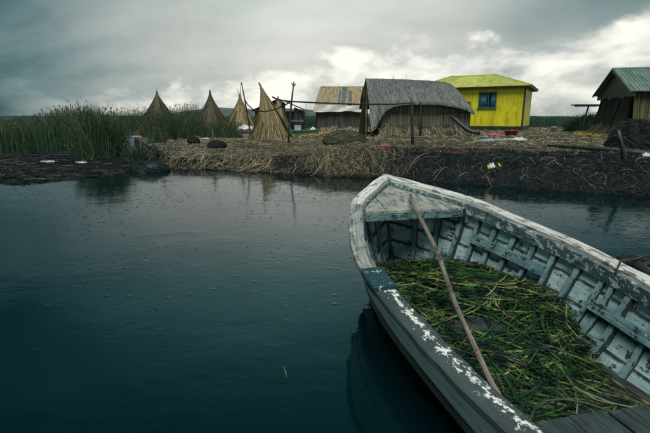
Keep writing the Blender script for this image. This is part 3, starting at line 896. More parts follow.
# ------------------------------------------------------------------ REEDS
def stalks(n, xy, h, rng, lean=.12, wd=(.004, .009), base=-.05, K=5, bend=.18):
    """upright stalks; xy (n,2), h (n,)"""
    a = rng.uniform(0, 2 * np.pi, n)
    ln = np.abs(rng.normal(0, lean, n))
    bd_ = np.abs(rng.normal(0, bend, n))
    P = np.zeros((n, K, 3))
    for i in range(K):
        q = i / (K - 1)
        off = (ln * q + bd_ * q ** 2.6) * h
        P[:, i, 0] = xy[:, 0] + np.cos(a) * off
        P[:, i, 1] = xy[:, 1] + np.sin(a) * off
        P[:, i, 2] = base + h * (q - .28 * bd_ * q ** 3)
    W = rng.uniform(*wd, n)[:, None] * np.linspace(1, .25, K)[None]
    th = rng.uniform(-.9, .9, n)
    S = np.stack([np.cos(th), np.sin(th), np.zeros(n)], -1)
    return P, W, S
def heads(P, rng, frac, size, mat, parent, name='seed_heads'):
    """small brown seed heads at the tips"""
    pick = rng.random(len(P)) < frac
    T = P[pick, -1]; dr = P[pick, -1] - P[pick, -2]
    dr /= np.linalg.norm(dr, axis=1, keepdims=True)
    n = len(T)
    K = 4
    Q = T[:, None, :] + dr[:, None, :] * (np.linspace(-.4, .9, K)[None, :, None] * size) + rng.normal(0, size * .15, (n, 1, 3))
    W = np.array([.25, 1, .8, .1])[None] * rng.uniform(.22, .40, (n, 1)) * size
    th = rng.uniform(-.8, .8, n)
    S = np.stack([np.cos(th), np.sin(th), np.zeros(n)], -1)
    return kind(strips(name, Q, W, S, mat, parent), 'stuff')
M['seed'] = blade_mat('seed_head', [(0.0, (0.02, 0.022, 0.014)), (1.0, (0.075, 0.065, 0.035))], .7, .2, False)

def world_poly(pts, z=0.0): return [G(px, py, z) for px, py in pts]
def reed_bed(name, x_px, near_py, far, htop, n, mat, seed, z0=0.0, head=.12, wd=(.006, .012)):
    rng = np.random.default_rng(seed)
    px = rng.uniform(x_px[0], x_px[1], n)
    a = (px - 325) / FPX / (CP + (216.5 - np.interp(px, *near_py)) / FPX * SP)
    ynear = np.array([G(p, q, z0).y for p, q in zip(px, np.interp(px, *near_py))])
    y = ynear + far * rng.random(n) ** 1.6
    h = np.interp(px, *htop) * (0.72 + .34 * rng.random(n)) * (1 + .10 * smooth_noise(px * .09, y * .5, seed + 1)) * (1 + .012 * (y - ynear))
    P, W, S = stalks(n, np.stack([a * y, y], -1), h, rng, wd=wd, base=z0 - .05)
    o = kind(strips(name, P, W, S, mat), 'stuff')
    return o, P, rng
o, P_, rng = reed_bed('reed_bed', (-230, 100), ([-230, 0, 40, 100], [149, 147.5, 146.5, 146]), 9, ([-230, 15, 35, 60, 100], [1.05, 1.10, 1.34, 1.72, 1.86]), 15000, M['reed_green'], 51)
heads(P_, rng, .10, .075, M['seed'], None, 'reed_seed_heads')

def reed_clump(label, spots, n, seed, hmax, mat=None, lean=.14, z0=0.0, headf=.2):
    rng = np.random.default_rng(seed)
    c = spots[0]
    root = thing('reed_clump', label, 'reeds', (c[0], c[1], z0), 0, 'clumps of tall reeds')
    xs = []; hs = []
    tot = sum(s[3] for s in spots)
    for (x, y, r, wt, hk) in spots:
        m_ = int(n * wt / tot)
        rr = r * np.sqrt(rng.random(m_)); aa_ = rng.uniform(0, 2 * np.pi, m_)
        xs.append(np.stack([x - c[0] + rr * np.cos(aa_), y - c[1] + rr * np.sin(aa_) * .8], -1))
        hs.append(hmax * hk * (1.03 - .30 * (rr / r) ** 2) * rng.uniform(.55, 1.04, m_))
    xy = np.concatenate(xs); h = np.concatenate(hs)
    P, W, S = stalks(len(xy), xy, h, rng, lean=lean, wd=(.004, .0095))
    kind(strips('stalks', P, W, S, mat or M['reed_green'], root), 'stuff')
    heads(P, rng, headf, .06, M['seed'], root)
    # drooping broken leaves low on the outside
    m_ = n // 6
    sel = rng.integers(0, len(xy), m_)
    P, W, S = stalks(m_, xy[sel] * 1.12, h[sel] * rng.uniform(.3, .6, m_), rng, lean=.5, wd=(.004, .009), bend=.5)
    kind(strips('bent_stalks', P, W, S, M['reed_green'], root), 'stuff')
    return root
def sp(px, py, r, wt=1.0, hk=1.0, z=0.0):
    p = G(px, py, z); return (p.x, p.y, r, wt, hk)
reed_clump('tall green reed clump with brown seed heads at the tip of the black reed raft', [sp(107, 159, .52, 1.0, 1.0), sp(94, 157, .6, .8, 1.0), sp(121, 159, .22, .35, .72)], 3300, 61, 1.66)
reed_clump('broad reed clump with arching straw-coloured blades between the pale blue skiff and the straw bank', [sp(174, 144, 1.0, 1, .95), sp(166, 145, .7, .7, .78), sp(188, 141, 1.0, .8, .95), sp(159, 150, .4, .3, .5), sp(158, 142.5, .8, .8, .95)], 4600, 62, 2.0, None, .24)
reed_clump('dark green reed clump standing below the sharp narrow reed stack', [sp(183, 137, 1.4, 1, 1.0), sp(196, 136, 1.2, .9, 1.0), sp(208, 136.5, 1.1, .8, .78)], 3400, 63, 2.15, None, .15, .1)
reed_clump('low reed clump beside the white covered boat', [sp(222, 137, 1.1, 1, .8, .3), sp(230, 135.5, 1.0, .8, .75, .3)], 1500, 64, 1.25, None, .15, .3)
reed_clump('small bright green reed tuft leaning over the round black mud clump', [sp(139, 163, .26, 1, 1)], 420, 65, .62, None, .3)
reed_clump('reed clump behind the pale blue skiff', [sp(140, 135, 1.6, 1, 1), sp(152, 135, 1.5, 1, 1), sp(122, 137, 1.5, 1, 1), sp(165, 135, 1.4, 1, 1)], 4200, 66, 2.15)

reed_clump('dark green reed clump between the yellow house and the green-roofed hut', [sp(588, 133, .9, 1, 1, .42), sp(577, 132.5, .8, .8, .85, .42), sp(597, 133, .7, .7, .9, .42)], 3000, 67, 1.25, M['reed_dark'], .16, .40)
def belt(name, x0, x1, y, depth, h, n, seed, z0, mat=None, wd=(.012, .022)):
    rng = np.random.default_rng(seed)
    yy = y + depth * rng.random(n)
    xx = rng.uniform(x0, x1, n) * yy / y
    hh = h * rng.uniform(.72, 1.06, n) * (1 + .07 * smooth_noise(xx * .35, yy * .2, seed))
    P, W, S = stalks(n, np.stack([xx, yy], -1), hh, rng, wd=wd, base=z0)
    return kind(strips(name, P, W, S, mat or M['reed_dark']), 'stuff')
belt('reed_belt', -14, 40, 37, 6, 1.08, 15000, 71, .28)
belt('reed_belt', 14.5, 20.5, 25.0, 3.5, 1.08, 3600, 73, .40)
# the far marsh that closes the horizon
def marsh(x0, x1, y, h, seed):
    xs = np.linspace(x0, x1, 260); v = []; f = []
    top = h * (1 + .10 * smooth_noise(xs * .11, xs * 0, seed) + .06 * smooth_noise(xs * .6, xs * 0, seed + 1))
    for x, tp in zip(xs, top):
        v += [(x, y, -.1), (x, y + .5, tp * .8), (x, y + 4, tp), (x, y + 30, tp * .9)]
    for i in range(len(xs) - 1):
        for j in range(3): f.append((i * 4 + j, i * 4 + j + 4, i * 4 + j + 5, i * 4 + j + 1))
    return kind(obj('far_marsh', v, f, M['marsh'], smooth=True), 'stuff')
M['marsh'] = flat_mat('far_marsh_green', (0.010, 0.035, 0.028), (0.024, 0.056, 0.042), .9, .8, .1, (1, 1, .3), 0, 'geo')
marsh(-420, 60, 70, 1.42, 75)
marsh(-30, 300, 95, 1.45, 77)

# ------------------------------------------------------------------ STRAW on the island
def ground_straw(name, n, a0, a1, d0, d1, L, wd, mat, seed, dpow=1.5, lift=.02, arch=.0, aim=None, spread=9, keep=None):
    rng = np.random.default_rng(seed)
    a = rng.uniform(a0, a1, n)
    d = d0 + (d1 - d0) * rng.random(n) ** dpow
    y = shore_y(a) + d
    if keep is not None:
        ok = rng.random(n) < keep(a, y)
        a, d, y = a[ok], d[ok], y[ok]; n = len(a)
    x = a * y
    ang = rng.uniform(0, 2 * np.pi, n) if aim is None else aim + rng.normal(0, spread, n)
    ln = rng.uniform(*L, n)
    K = 5
    P = np.zeros((n, K, 3)); cv = rng.normal(0, .5, n)
    for i in range(K):
        q = i / (K - 1) - .5
        P[:, i, 0] = x + np.cos(ang + cv * q) * ln * q
        P[:, i, 1] = y + np.sin(ang + cv * q) * ln * q
        P[:, i, 2] = np.maximum(land_h(P[:, i, 0] / P[:, i, 1], P[:, i, 1]), .0) + lift * rng.uniform(.2, 1.2, n) + arch * rng.uniform(0, 1, n) * (1 - (2 * q) ** 2)
    P[:, :, 2] += (rng.normal(0, lift, n))[:, None] * np.linspace(-1, 1, K)[None]
    W = rng.uniform(*wd, n)[:, None] * np.array([.8, 1, 1, .9, .5])[None]
    dr = P[:, -1] - P[:, 0]
    S = np.cross(dr, np.array([0, 0, 1.0])); S /= np.linalg.norm(S, axis=1, keepdims=True) + 1e-9
    S += rng.normal(0, .6, (n, 1)) * np.array([[0, 0, 1]]); S /= np.linalg.norm(S, axis=1, keepdims=True)
    return kind(strips(name, P, W, S, mat), 'stuff')
sk = lambda a, y: np.clip(straw_amount(a, y) + .06, 0, 1)
def clumpy(a, y):
    x = a * y
    return np.clip(.55 + .75 * smooth_noise(x * 1.7, y * 1.1, 131) + .45 * smooth_noise(x * 5, y * 3, 132), 0.04, 1)
ground_straw('straw_litter', 34000, -.42, 1.05, .1, 9, (.06, .36), (.0025, .006), M['straw'], 81, 1.3, .022, .02, keep=lambda a, y: sk(a, y) * clumpy(a, y))
ground_straw('straw_litter', 15000, -.42, 1.05, 7, 26, (.15, .7), (.005, .012), M['straw'], 82, 1.3, .03, .03, keep=clumpy)
# straw mat hanging over the bank, from the posts to the boat's bow: bundles that lie the same way
def mat_edge(a, y):
    return np.clip(1.15 - np.clip((a - .02) / .13, 0, 1) - np.clip((-.05 - a) / .05, 0, .92), 0, 1) * np.clip(.42 + 1.1 * smooth_noise(a * y * 1.1, y * .8, 133), .05, 1)
ground_straw('bank_straw', 6500, -.25, .22, .0, 2.4, (.1, .55), (.002, .005), M['straw_dim'], 79, .85, .05, .05, keep=lambda a, y: mat_edge(a, y) * .8 + .12)
ground_straw('bank_straw', 5600, -.22, .19, .0, 2.2, (.1, .6), (.0018, .0042), M['straw_pale'], 83, .9, .04, .07, aim=-1.9, spread=1.3, keep=mat_edge)
ground_straw('bank_straw', 420, -.36, -.12, .05, .8, (.3, .8), (.003, .006), M['straw_pale'], 84, 1, .04, .12, aim=-2.1, spread=.6)
ground_straw('bank_straw', 1100, -.38, -.08, .0, .16, (.1, .35), (.003, .006), M['straw_pale'], 85, 1, .012, .02, aim=0, spread=.6)
ground_straw('bank_straw', 260, .06, .95, .05, 2.4, (.1, .55), (.002, .0042), M['straw_pale'], 86, 1, .03, .10, keep=clumpy)
# rotten black reed on the eastern bank
ground_straw('rotten_reed', 16000, .02, 1.1, -.05, 2.9, (.06, .45), (.0015, .0045), M['peat_strand'], 87, 1.0, .03, .04)
ground_straw('rotten_reed', 2200, -.40, -.02, .0, .9, (.1, .5), (.002, .006), M['peat_strand'], 88, 1.0, .025, .04)
# brighter fresh straw in front of the huts
def patch(px0, px1, py0, py1, n, mat, seed, L=(.15, .5)):
    rng = np.random.default_rng(seed)
    c = [G(px, py, .42) for px, py in zip(rng.uniform(px0, px1, n), rng.uniform(py0, py1, n))]
    K = 4; P = np.zeros((n, K, 3)); ang = rng.uniform(0, 6.28, n); ln = rng.uniform(*L, n)
    for j, p in enumerate(c):
        for i in range(K):
            q = i / (K - 1) - .5
            P[j, i] = (p.x + math.cos(ang[j]) * ln[j] * q, p.y + math.sin(ang[j]) * ln[j] * q, 0)
    P[:, :, 2] = land_h(P[:, :, 0] / P[:, :, 1], P[:, :, 1]) + rng.uniform(.005, .09, (n, 1)) + rng.normal(0, .02, (n, K))
    W = np.full((n, K), .010); S = np.stack([-np.sin(ang), np.cos(ang), np.full(n, .3)], -1)
    return kind(strips('straw_litter', P, W, S, mat), 'stuff')
patch(250, 322, 130, 134.5, 2600, M['yellow_straw'], 91)
patch(575, 616, 133, 138, 1600, M['yellow_straw'], 92)
patch(300, 380, 131.5, 135, 1500, M['yellow_straw'], 93)
# black raft: litter of floating reed
rng = np.random.default_rng(95)
n = 9000
a = rng.uniform(-.80, SA[3] + .01, n)
_, y0, y1 = mud_h(a, np.full(n, 10.0))
y = y0 + (y1 - y0) * rng.uniform(-.03, 1.0, n)
ang = rng.normal(0, .55, n); ln = rng.uniform(.1, .6, n); K = 4
P = np.zeros((n, K, 3))
for i in range(K):
    q = i / (K - 1) - .5
    P[:, i, 0] = a * y + np.cos(ang) * ln * q; P[:, i, 1] = y + np.sin(ang) * ln * q
    P[:, i, 2] = np.maximum(mud_h(P[:, i, 0] / P[:, i, 1], P[:, i, 1])[0], .004) + rng.uniform(0, .025, n)
W = rng.uniform(.002, .007, (n, 1)) * np.ones((1, K)); S = np.stack([-np.sin(ang), np.cos(ang), rng.normal(0, .5, n)], -1)
S /= np.linalg.norm(S, axis=1, keepdims=True)
kind(strips('floating_reed_litter', P, W, S, M['peat_strand']), 'stuff')
q_ = rng.random(n) < .045
P2 = P[q_].copy(); P2[:, :, 2] += .012
kind(strips('pale_reed_litter', P2, W[q_] * .7, S[q_], M['straw_dim']), 'stuff')
ground_straw('rotten_reed', 12000, -.42, 1.05, .6, 9, (.06, .4), (.002, .005), M['peat_strand'], 98, 1.2, .02, .02, keep=lambda a, y: 1.05 - clumpy(a, y))
# pale bent stalks that stand out on the dark bank
rng = np.random.default_rng(97)
dry = MB()
for (px, py, dxp, dyp, sag) in ((441, 170, -9, 9, 2), (446, 168, -13, 16, 3), (470, 172, 16, -7, 2), (484, 178, 10, -6, -3), (520, 182, 10, -7, -4), (533, 180, 8, 3, -3), (408, 172, 10, -10, 1), (415, 169, 3, 8, 1),
                                (423, 174, 12, -3, -2), (388, 168, 10, -7, 1), (360, 166, 14, -7, 2), (352, 163, 8, 8, 2), (556, 172, 9, -6, 2), (575, 165, 12, -2, 2), (620, 172, 14, 1, -2), (634, 164, 10, -5, 1), (500, 167, 10, -4, 2), (545, 160, 12, 3, 1)):
    # the point on the bank seen there, found by marching down the ray
    def hit(qx, qy):
        d = ray(qx, qy); p = Vector((0, 0, CAM_H)); t_ = 5.0
        while t_ < 40:
            q = p + d * t_
            if q.z < land_z(q.x, q.y): return q
            t_ += .03
        return q
    A_, B_ = hit(px, py), hit(px + dxp, py + dyp)
    B_ = B_ if (B_ - A_).length < 1.6 else A_ + (B_ - A_).normalized() * .9
    pts = []
    for i in range(6):
        q = i / 5
        p = A_.lerp(B_, q); p.z = max(p.z, land_z(p.x, p.y)) + .02 + .05 * math.sin(q * math.pi) + .01 * sag * q
        pts.append(p)
    dry.tube(pts, [.0022, .004, .004, .0035, .003, .0015], 5)
kind(dry.build('dry_stalks', M['straw_pale']), 'stuff')
# ring of bent cane on the bank
def hitland(qx, qy, lift=0.0):
    d = ray(qx, qy); p = Vector((0, 0, CAM_H)); t_ = 4.0
    while t_ < 60:
        q = p + d * t_
        if q.z < land_z(q.x, q.y): break
        t_ += .02
    q.z = land_z(q.x, q.y) + lift
    return q
lp = [hitland(*q, .03) for q in ((588, 179.5), (593, 184.5), (604, 187), (605, 183), (601, 178), (595, 177.5), (588, 179.5))]
lp[3].z += .05; lp[4].z += .06; lp[5].z += .04
tag(MB().tube(lp, .007, 5).build('cane_hoop', M['straw_pale']), 'thin bent cane hoop caught on the black bank near the water', 'hoop')

# ------------------------------------------------------------------ REED STACKS (tall cones of cut reed set up to dry)
def lathe(prof, n=20, bend=None, squash=1.0):
    """prof: (r, z) from the ground up; bend(z) gives the sideways shift"""
    mb = MB()
    fr = []
    for r, z in prof:
        bx, by = bend(z) if bend else (0, 0)
        fr.append([Vector((bx + r * math.cos(2 * math.pi * j / n), by + r * squash * math.sin(2 * math.pi * j / n), z)) for j in range(n)])
    return mb.sweep(fr)
def reed_stack(px, py_top, y, z0, hw_px, label, mat, seed, bend=0.0, point=1.0, n=2600, sticks=()):
    top = D(px, py_top, y)
    z0 = land_z(top.x - bend, top.y) - .03
    H = top.z - z0
    r0 = hw_px / FPX * y
    root = thing('reed_stack', label, 'reed stack', (top.x - bend, top.y, z0), 0, 'cones of cut reed set up to dry')
    rng = np.random.default_rng(seed)
    def rad(q): return r0 * ((1 - q) ** (point * 1.22) * .95 + .05 * (1 - q)) + .03
    def sh(q): return bend * q ** 2.2
    core = lathe([(rad(q) * .86, H * q) for q in (0, .15, .35, .55, .75, .9)], 16, lambda z: (sh(z / H), 0))
    core.build('core', M['under'], root)
    th = rng.uniform(0, 2 * np.pi, n); K = 6
    q0 = rng.random(n) ** 1.8 * .70 * (rng.random(n) < .75); q1 = np.minimum(q0 + rng.uniform(.25, .75, n), 1.0 + .06 * rng.random(n))
    P = np.zeros((n, K, 3)); tw = rng.normal(0, .22, n); fl = rng.uniform(.88, 1.14, n) * (1 + .07 * np.sin(th * 9 + seed) + .05 * np.sin(th * 17))
    for i in range(K):
        q = q0 + (q1 - q0) * i / (K - 1)
        r = rad(np.minimum(q, 1)) * fl
        a_ = th + tw * q
        P[:, i] = np.stack([sh(q) + r * np.cos(a_), r * np.sin(a_), H * q], -1)
    W = rng.uniform(.006, .015, n)[:, None] * np.ones((1, K)) * np.linspace(1.1, .6, K)[None]
    S = np.stack([-np.sin(th), np.cos(th), rng.normal(0, .1, n)], -1)
    kind(strips('reeds', P, W, S, mat, root), 'stuff')
    # loose foot
    m_ = n // 5; th = rng.uniform(0, 2 * np.pi, m_); P = np.zeros((m_, 4, 3)); r1 = r0 * rng.uniform(.95, 1.25, m_)
    for i in range(4):
        q = i / 3
        P[:, i] = np.stack([(r1 * (1 - q) + rad(.22) * q) * np.cos(th), (r1 * (1 - q) + rad(.22) * q) * np.sin(th), .01 + H * .2 * q + rng.normal(0, .015, m_)], -1)
    S = np.stack([-np.sin(th), np.cos(th), np.zeros(m_)], -1)
    kind(strips('loose_foot', P, np.full((m_, 4), .011), S, mat, root), 'stuff')
    # binding round the neck
    q = .80
    mb = MB(); rr = rad(q) * 1.10
    mb.tube([(sh(q) + rr * math.cos(t_), rr * math.sin(t_), H * q + .01 * math.sin(3 * t_)) for t_ in np.linspace(0, 2 * math.pi, 15)], .016, 5)
    mb.build('binding', M['rope'], root)
    for (sx, sz, lx, lz) in sticks:
        MB().tube([(sh(.8) + sx, 0, H * .78), (sh(1) + sx + lx * .5, -.02, H * 1 + lz * .4), (sh(1) + sx + lx, -.03, H + lz)], [.018, .014, .008], 6).build('stick', M['darkwood'], root)
    return root
reed_stack(157, 93.5, 27, .30, 23, 'dark broad reed stack rising behind the reeds above the pale blue skiff', M['cone_dark'], 101, 0, .95, 2600, ((0, 0, .02, .28),))
reed_stack(210, 92.5, 26, .34, 22, 'sharp narrow dark reed stack with the straightest point, among green reeds', M['cone_dark'], 102, 0, 1.1, 2600)
reed_stack(240, 96, 25, .40, 20, 'brown reed stack with two tall sticks at its tip beside the white covered boat', M['cone'], 103, 0, 1.0, 2400, ((-.03, 0, -.10, .42), (.02, 0, .03, .75)))
reed_stack(260.5, 86, 20.5, .43, 20, 'tallest golden reed stack with its tip bent over like a hat', M['cone'], 104, -.42, 1.05, 3600, ((0, 0, -.09, .18),))
reed_stack(278, 98.5, 24.5, .43, 13.5, 'small half-hidden golden reed stack right behind the bent-tipped one', M['cone'], 105, 0, .95, 1800)

# ------------------------------------------------------------------ helpers for walls and roofs
def wall_reeds(name, p0, p1, z0, ztop, n, mat, parent, seed, off=.02, lean=0.0, wd=(.005, .012), ragged=.06):
    """upright reeds facing a wall from p0 to p1 (local xy); ztop(u) is its height"""
    rng = np.random.default_rng(seed)
    p0 = np.array(p0, float); p1 = np.array(p1, float); L = np.linalg.norm(p1 - p0); ex = (p1 - p0) / L; nrm = np.array([ex[1], -ex[0]])
    u = rng.random(n); K = 4
    h1 = np.array([ztop(q) for q in u]); zt = z0 + (h1 - z0) * np.where(rng.random(n) < .6, rng.uniform(.85, 1.02, n), rng.uniform(.4, 1, n))
    zb = z0 + rng.uniform(-.05, .25, n) * (rng.random(n) < .5)
    zt = np.maximum(zt, zb + .2)
    o = off + rng.uniform(0, .03, n); tl = rng.normal(0, .02, n)
    P = np.zeros((n, K, 3))
    for i in range(K):
        q = i / (K - 1)
        b = p0[None] + (u * L + tl * q)[:, None] * ex[None] + (o + lean * (1 - q) ** 1.5 + rng.normal(0, .006, n))[:, None] * nrm[None]
        P[:, i, :2] = b; P[:, i, 2] = zb + (zt - zb) * q
    W = rng.uniform(*wd, n)[:, None] * np.ones((1, K))
    S = np.tile(np.array([ex[0], ex[1], 0]), (n, 1)) + rng.normal(0, .3, (n, 1)) * np.array([[nrm[0], nrm[1], 0]])
    return kind(strips(name, P, W, S, mat, parent), 'stuff')
def foot_straw(name, p0, p1, n, h, mat, parent, seed, out=.35, z0=0.0):
    rng = np.random.default_rng(seed)
    p0 = np.array(p0, float); p1 = np.array(p1, float); L = np.linalg.norm(p1 - p0); ex = (p1 - p0) / L; nrm = np.array([ex[1], -ex[0]])
    u = rng.random(n) * L; K = 4; P = np.zeros((n, K, 3))
    hh = h * rng.uniform(.3, 1.1, n) * (1 + .5 * smooth_noise(u * 3, u * 0, seed)); o = rng.uniform(.05, out, n); tl = rng.normal(0, .22, n)
    for i in range(K):
        q = i / (K - 1)
        P[:, i, :2] = p0[None] + (u + tl * (q - .5))[:, None] * ex[None] + (.04 + o * (1 - q) ** 1.4)[:, None] * nrm[None]
        P[:, i, 2] = z0 + hh * q
    W = rng.uniform(.007, .016, n)[:, None] * np.linspace(1, .6, K)[None]
    S = np.tile(np.array([ex[0], ex[1], 0]), (n, 1))
    return kind(strips(name, P, W, S, mat, parent), 'stuff')
def grid_surface(fn, nu, nv, th=0.06):
    """surface fn(u, v) with thickness downwards"""
    mb = MB(); N2 = (nu + 1) * (nv + 1)
    pts = [[Vector(fn(i / nu, j / nv)) for j in range(nv + 1)] for i in range(nu + 1)]
    for lvl in (0, 1):
        for i in range(nu + 1):
            for j in range(nv + 1):
                p = pts[i][j]
                if lvl:
                    a = pts[min(i + 1, nu)][j] - pts[max(i - 1, 0)][j]; b = pts[i][min(j + 1, nv)] - pts[i][max(j - 1, 0)]
                    nn = a.cross(b)
                    nn = nn.normalized() if nn.length > 1e-6 else Vector((0, 0, 1))
                    if nn.z < 0: nn = -nn
                    p = p - nn * th
                mb.v.append(tuple(p)); mb.uv.append((i / nu * 4, j / nv * 2))
    w_ = nv + 1
    for i in range(nu):
        for j in range(nv):
            a = i * w_ + j
            mb.f.append((a, a + w_, a + w_ + 1, a + 1)); b = a + N2
            mb.f.append((b, b + 1, b + w_ + 1, b + w_))
    for i in range(nu):
        for j in (0, nv):
            a = i * w_ + j; mb.f.append((a, a + w_, a + w_ + N2, a + N2))
    for j in range(nv):
        for i in (0, nu):
            a = i * w_ + j; mb.f.append((a, a + 1, a + 1 + N2, a + N2))
    return mb
def thatch(name, fn, n, L, mat, parent, seed, vr=(0, 1), vdir=1, lift=.03, wd=(.008, .018), hang=.08):
    """strands lying down the slope of fn(u, v), v runs downhill in the direction vdir"""
    rng = np.random.default_rng(seed); K = 4
    u = rng.random(n); v0 = rng.uniform(*vr, n); ln = rng.uniform(*L, n); P = np.zeros((n, K, 3)); du = rng.normal(0, .012, n)
    for i in range(n):
        for j in range(K):
            vv = v0[i] + vdir * ln[i] * (j / (K - 1))
            over = max(0, vv - 1) if vdir > 0 else max(0, -vv)
            p = Vector(fn(min(max(u[i] + du[i] * j, 0), 1), min(max(vv, 0), 1)))
            P[i, j] = (p.x, p.y, p.z + lift * (1 - .35 * j / (K - 1)) * (1 if over == 0 else .6) - min(over * 1.5, hang))
    P += rng.normal(0, .006, P.shape)
    W = rng.uniform(*wd, n)[:, None] * np.linspace(1, .7, K)[None]
    a = np.array([Vector(fn(min(x + .02, 1), .5)) - Vector(fn(max(x - .02, 0), .5)) for x in (0.5,)])[0]
    a = np.array(a) / np.linalg.norm(a)
    S = np.tile(a, (n, 1)) + rng.normal(0, .25, (n, 1)) * np.array([[0, 0, 1]])
    return kind(strips(name, P, W, S, mat, parent), 'stuff')
def lerp(a, b, q): return a + (b - a) * q
def interp(x, xs, ys): return float(np.interp(x, xs, ys))

# ------------------------------------------------------------------ THE THATCHED HUT by the boat's bow
HY = 19.6
p = D(373, 131, HY)
HX, HZ = p.x, .44
hut = thing('thatched_hut', 'large reed hut with grey drooping thatch and a dark doorway at one end', 'hut', (HX, HY, HZ), R(4), 'huts on the reed island')
HL, HD, HW, HR = 4.36, 3.2, 1.55, 2.58        # length, depth, wall, ridge
body = MB()
body.box(.46, .05, -.1, HL, HD, HW - .04)
body.build('wall', M['dark_in'], hut)
g = MB()
for x0 in (0.02, HL - .9):
    g.add([(x0, .95, HW - .1), (x0, HD - .1, HW - .1), (x0, HD * .5, HR - .42), (x0 + .04, .95, HW - .1), (x0 + .04, HD - .1, HW - .1), (x0 + .04, HD * .5, HR - .42)], [(0, 1, 2), (3, 5, 4), (0, 2, 5, 3), (1, 4, 5, 2), (0, 3, 4, 1)])
g.build('gable', M['dark_in'], hut)
def eave_z(u):   # the thatch hangs to the ground at the left end and rises over the wall
    return interp(u, [0, .045, .09, .14, .20, .30, .5, .62, .72, .82, .92, 1.0], [.26, .42, .88, 1.18, 1.33, 1.42, 1.44, 1.44, 1.38, 1.31, 1.20, 1.02])
def hut_roof(u, v):
    # v: 0 back eave .. .45 ridge .. 1 front eave
    x = lerp(-.13, HL + .08, u)
    hip = max(0, (u - .80) / .20); hip_l = max(0, (.05 - u) / .05)
    rz = interp(u, [0, .3, .6, .82, 1], [HR + .02, HR - .02, HR - .07, HR - .13, HR - .24])
    if v < .45:
        q = v / .45
        return (x - hip * hip * q * .75, lerp(HD + .25, HD * .5, q), lerp(1.30, rz, q ** .9))
    q = (v - .45) / .55
    ez = eave_z(u)
    y = lerp(HD * .5, -.30, q ** .95)
    z = rz + (ez - rz) * (q ** 1.12) + .16 * math.sin(q * math.pi) * (1 - .2 * hip)
    if hip > 0:
        x -= hip * hip * (1 - q) ** 1.0 * .75
    return (x, y, z + .02 * math.sin(u * 21) * math.sin(q * 3))
grid_surface(hut_roof, 40, 22, .085).build('roof', M['under'], hut, smooth=True)
thatch('thatch', hut_roof, 7000, (.10, .30), M['thatch'], hut, 112, (.40, 1.0), 1, .035, (.006, .013), .07)
thatch('thatch', lambda u, v: hut_roof(u * .7, v), 600, (.05, .15), M['thatch'], hut, 113, (.2, .45), -1, .03)
for (u0, dx_, dz_) in ((.30, -.04, .22), (.42, .02, .26), (.27, .1, .12)):
    q = Vector(hut_roof(u0, .45)); MB().tube([q + Vector((0, 0, -.05)), q + Vector((dx_, 0, dz_))], [.012, .007], 5).build('ridge_stick', M['darkwood'], hut)
wall_reeds('reed_cladding', (.34, .05), (HL, .05), 0, lambda u: 1.50, 2300, M['wallreed'], hut, 114, .012)
wall_reeds('reed_cladding', (HL, 0), (HL, HD), 0, lambda u: 1.40, 500, M['wallreed'], hut, 115, .012)
foot_straw('foot_straw', (.25, .0), (HL + .1, .0), 1500, .40, M['straw_dim'], hut, 116, .6)
# bent horizontal lath tying the wall reeds
for zz in (.48, 1.02):
    MB().tube([(x, -.045 - .008 * math.sin(x * 5), zz + .02 * math.sin(x * 2.1)) for x in np.linspace(.40, HL - .02, 14)], .012, 5).build('lath', M['darkwood'], hut)
# the left gable: a leaning reed mat beside the dark doorway
mb = MB()
mb.hexa([(-.10, HD * .50, .0), (-.16, HD + .10, 0), (-.10, HD + .12, 0), (-.04, HD * .5, 0), (-.10, HD * .48, HR - .10), (-.14, HD * .56, HR - .14), (-.08, HD * .58, HR - .14), (-.04, HD * .48, HR - .10)])
mb.build('door_mat', M['under_olive'] if 'under_olive' in M else M['under_tan'], hut)
rng = np.random.default_rng(117); n = 420; K = 4; P = np.zeros((n, K, 3)); w_ = rng.random(n)
for i in range(K):
    q = i / (K - 1)
    ylo = HD * .5 + (HD * .5 + .10) * w_; yhi = HD * .49 + HD * .08 * w_
    P[:, i] = np.stack([np.full(n, -.155) + .05 * q + rng.normal(0, .012, n), ylo + (yhi - ylo) * q, (HR - .12) * q + 0 * w_], -1)
kind(strips('reed_mat', P, np.full((n, K), .014), np.tile(np.array([0, 1.0, 0]), (n, 1)), M['wallreed_green'], hut), 'stuff')
for (x, y, h_) in ((-.02, .55, 1.35), (-.03, HD * .45, 2.3)):
    MB().tube([(x, y, -.05), (x + .01, y, h_ * .5), (x, y, h_)], .03, 6).build('door_post', M['darkwood'], hut)
# post leaning at the wall
q = D(421.5, 103.5, HY - .55); q2 = G(421.5, 140, .44); 
tag(MB().tube([(q.x, HY - .52, .40), (q.x + .02, HY - .50, 1.2), (q.x - .02, HY - .48, q.z), (q.x - .08, HY - .47, q.z + .10)], [.05, .045, .04, .03], 7, .08).build('forked_post', M['darkwood'], smooth=True), 'short dark forked post leaning against the reed wall of the large grey hut', 'post')
# log leaning on the hut's right end
tag(MB().tube([D(451, 116.5, HY - .55), D(457, 121, HY - .75), D(466, 129, HY - 1.0), D(473, 132.2, HY - 1.15), D(480, 133.3, HY - 1.2)], [.075, .085, .09, .085, .07], 8, .06).build('leaning_log', M['darkwood'], smooth=True), 'thick dark log leaning against the right end of the large grey hut', 'log')

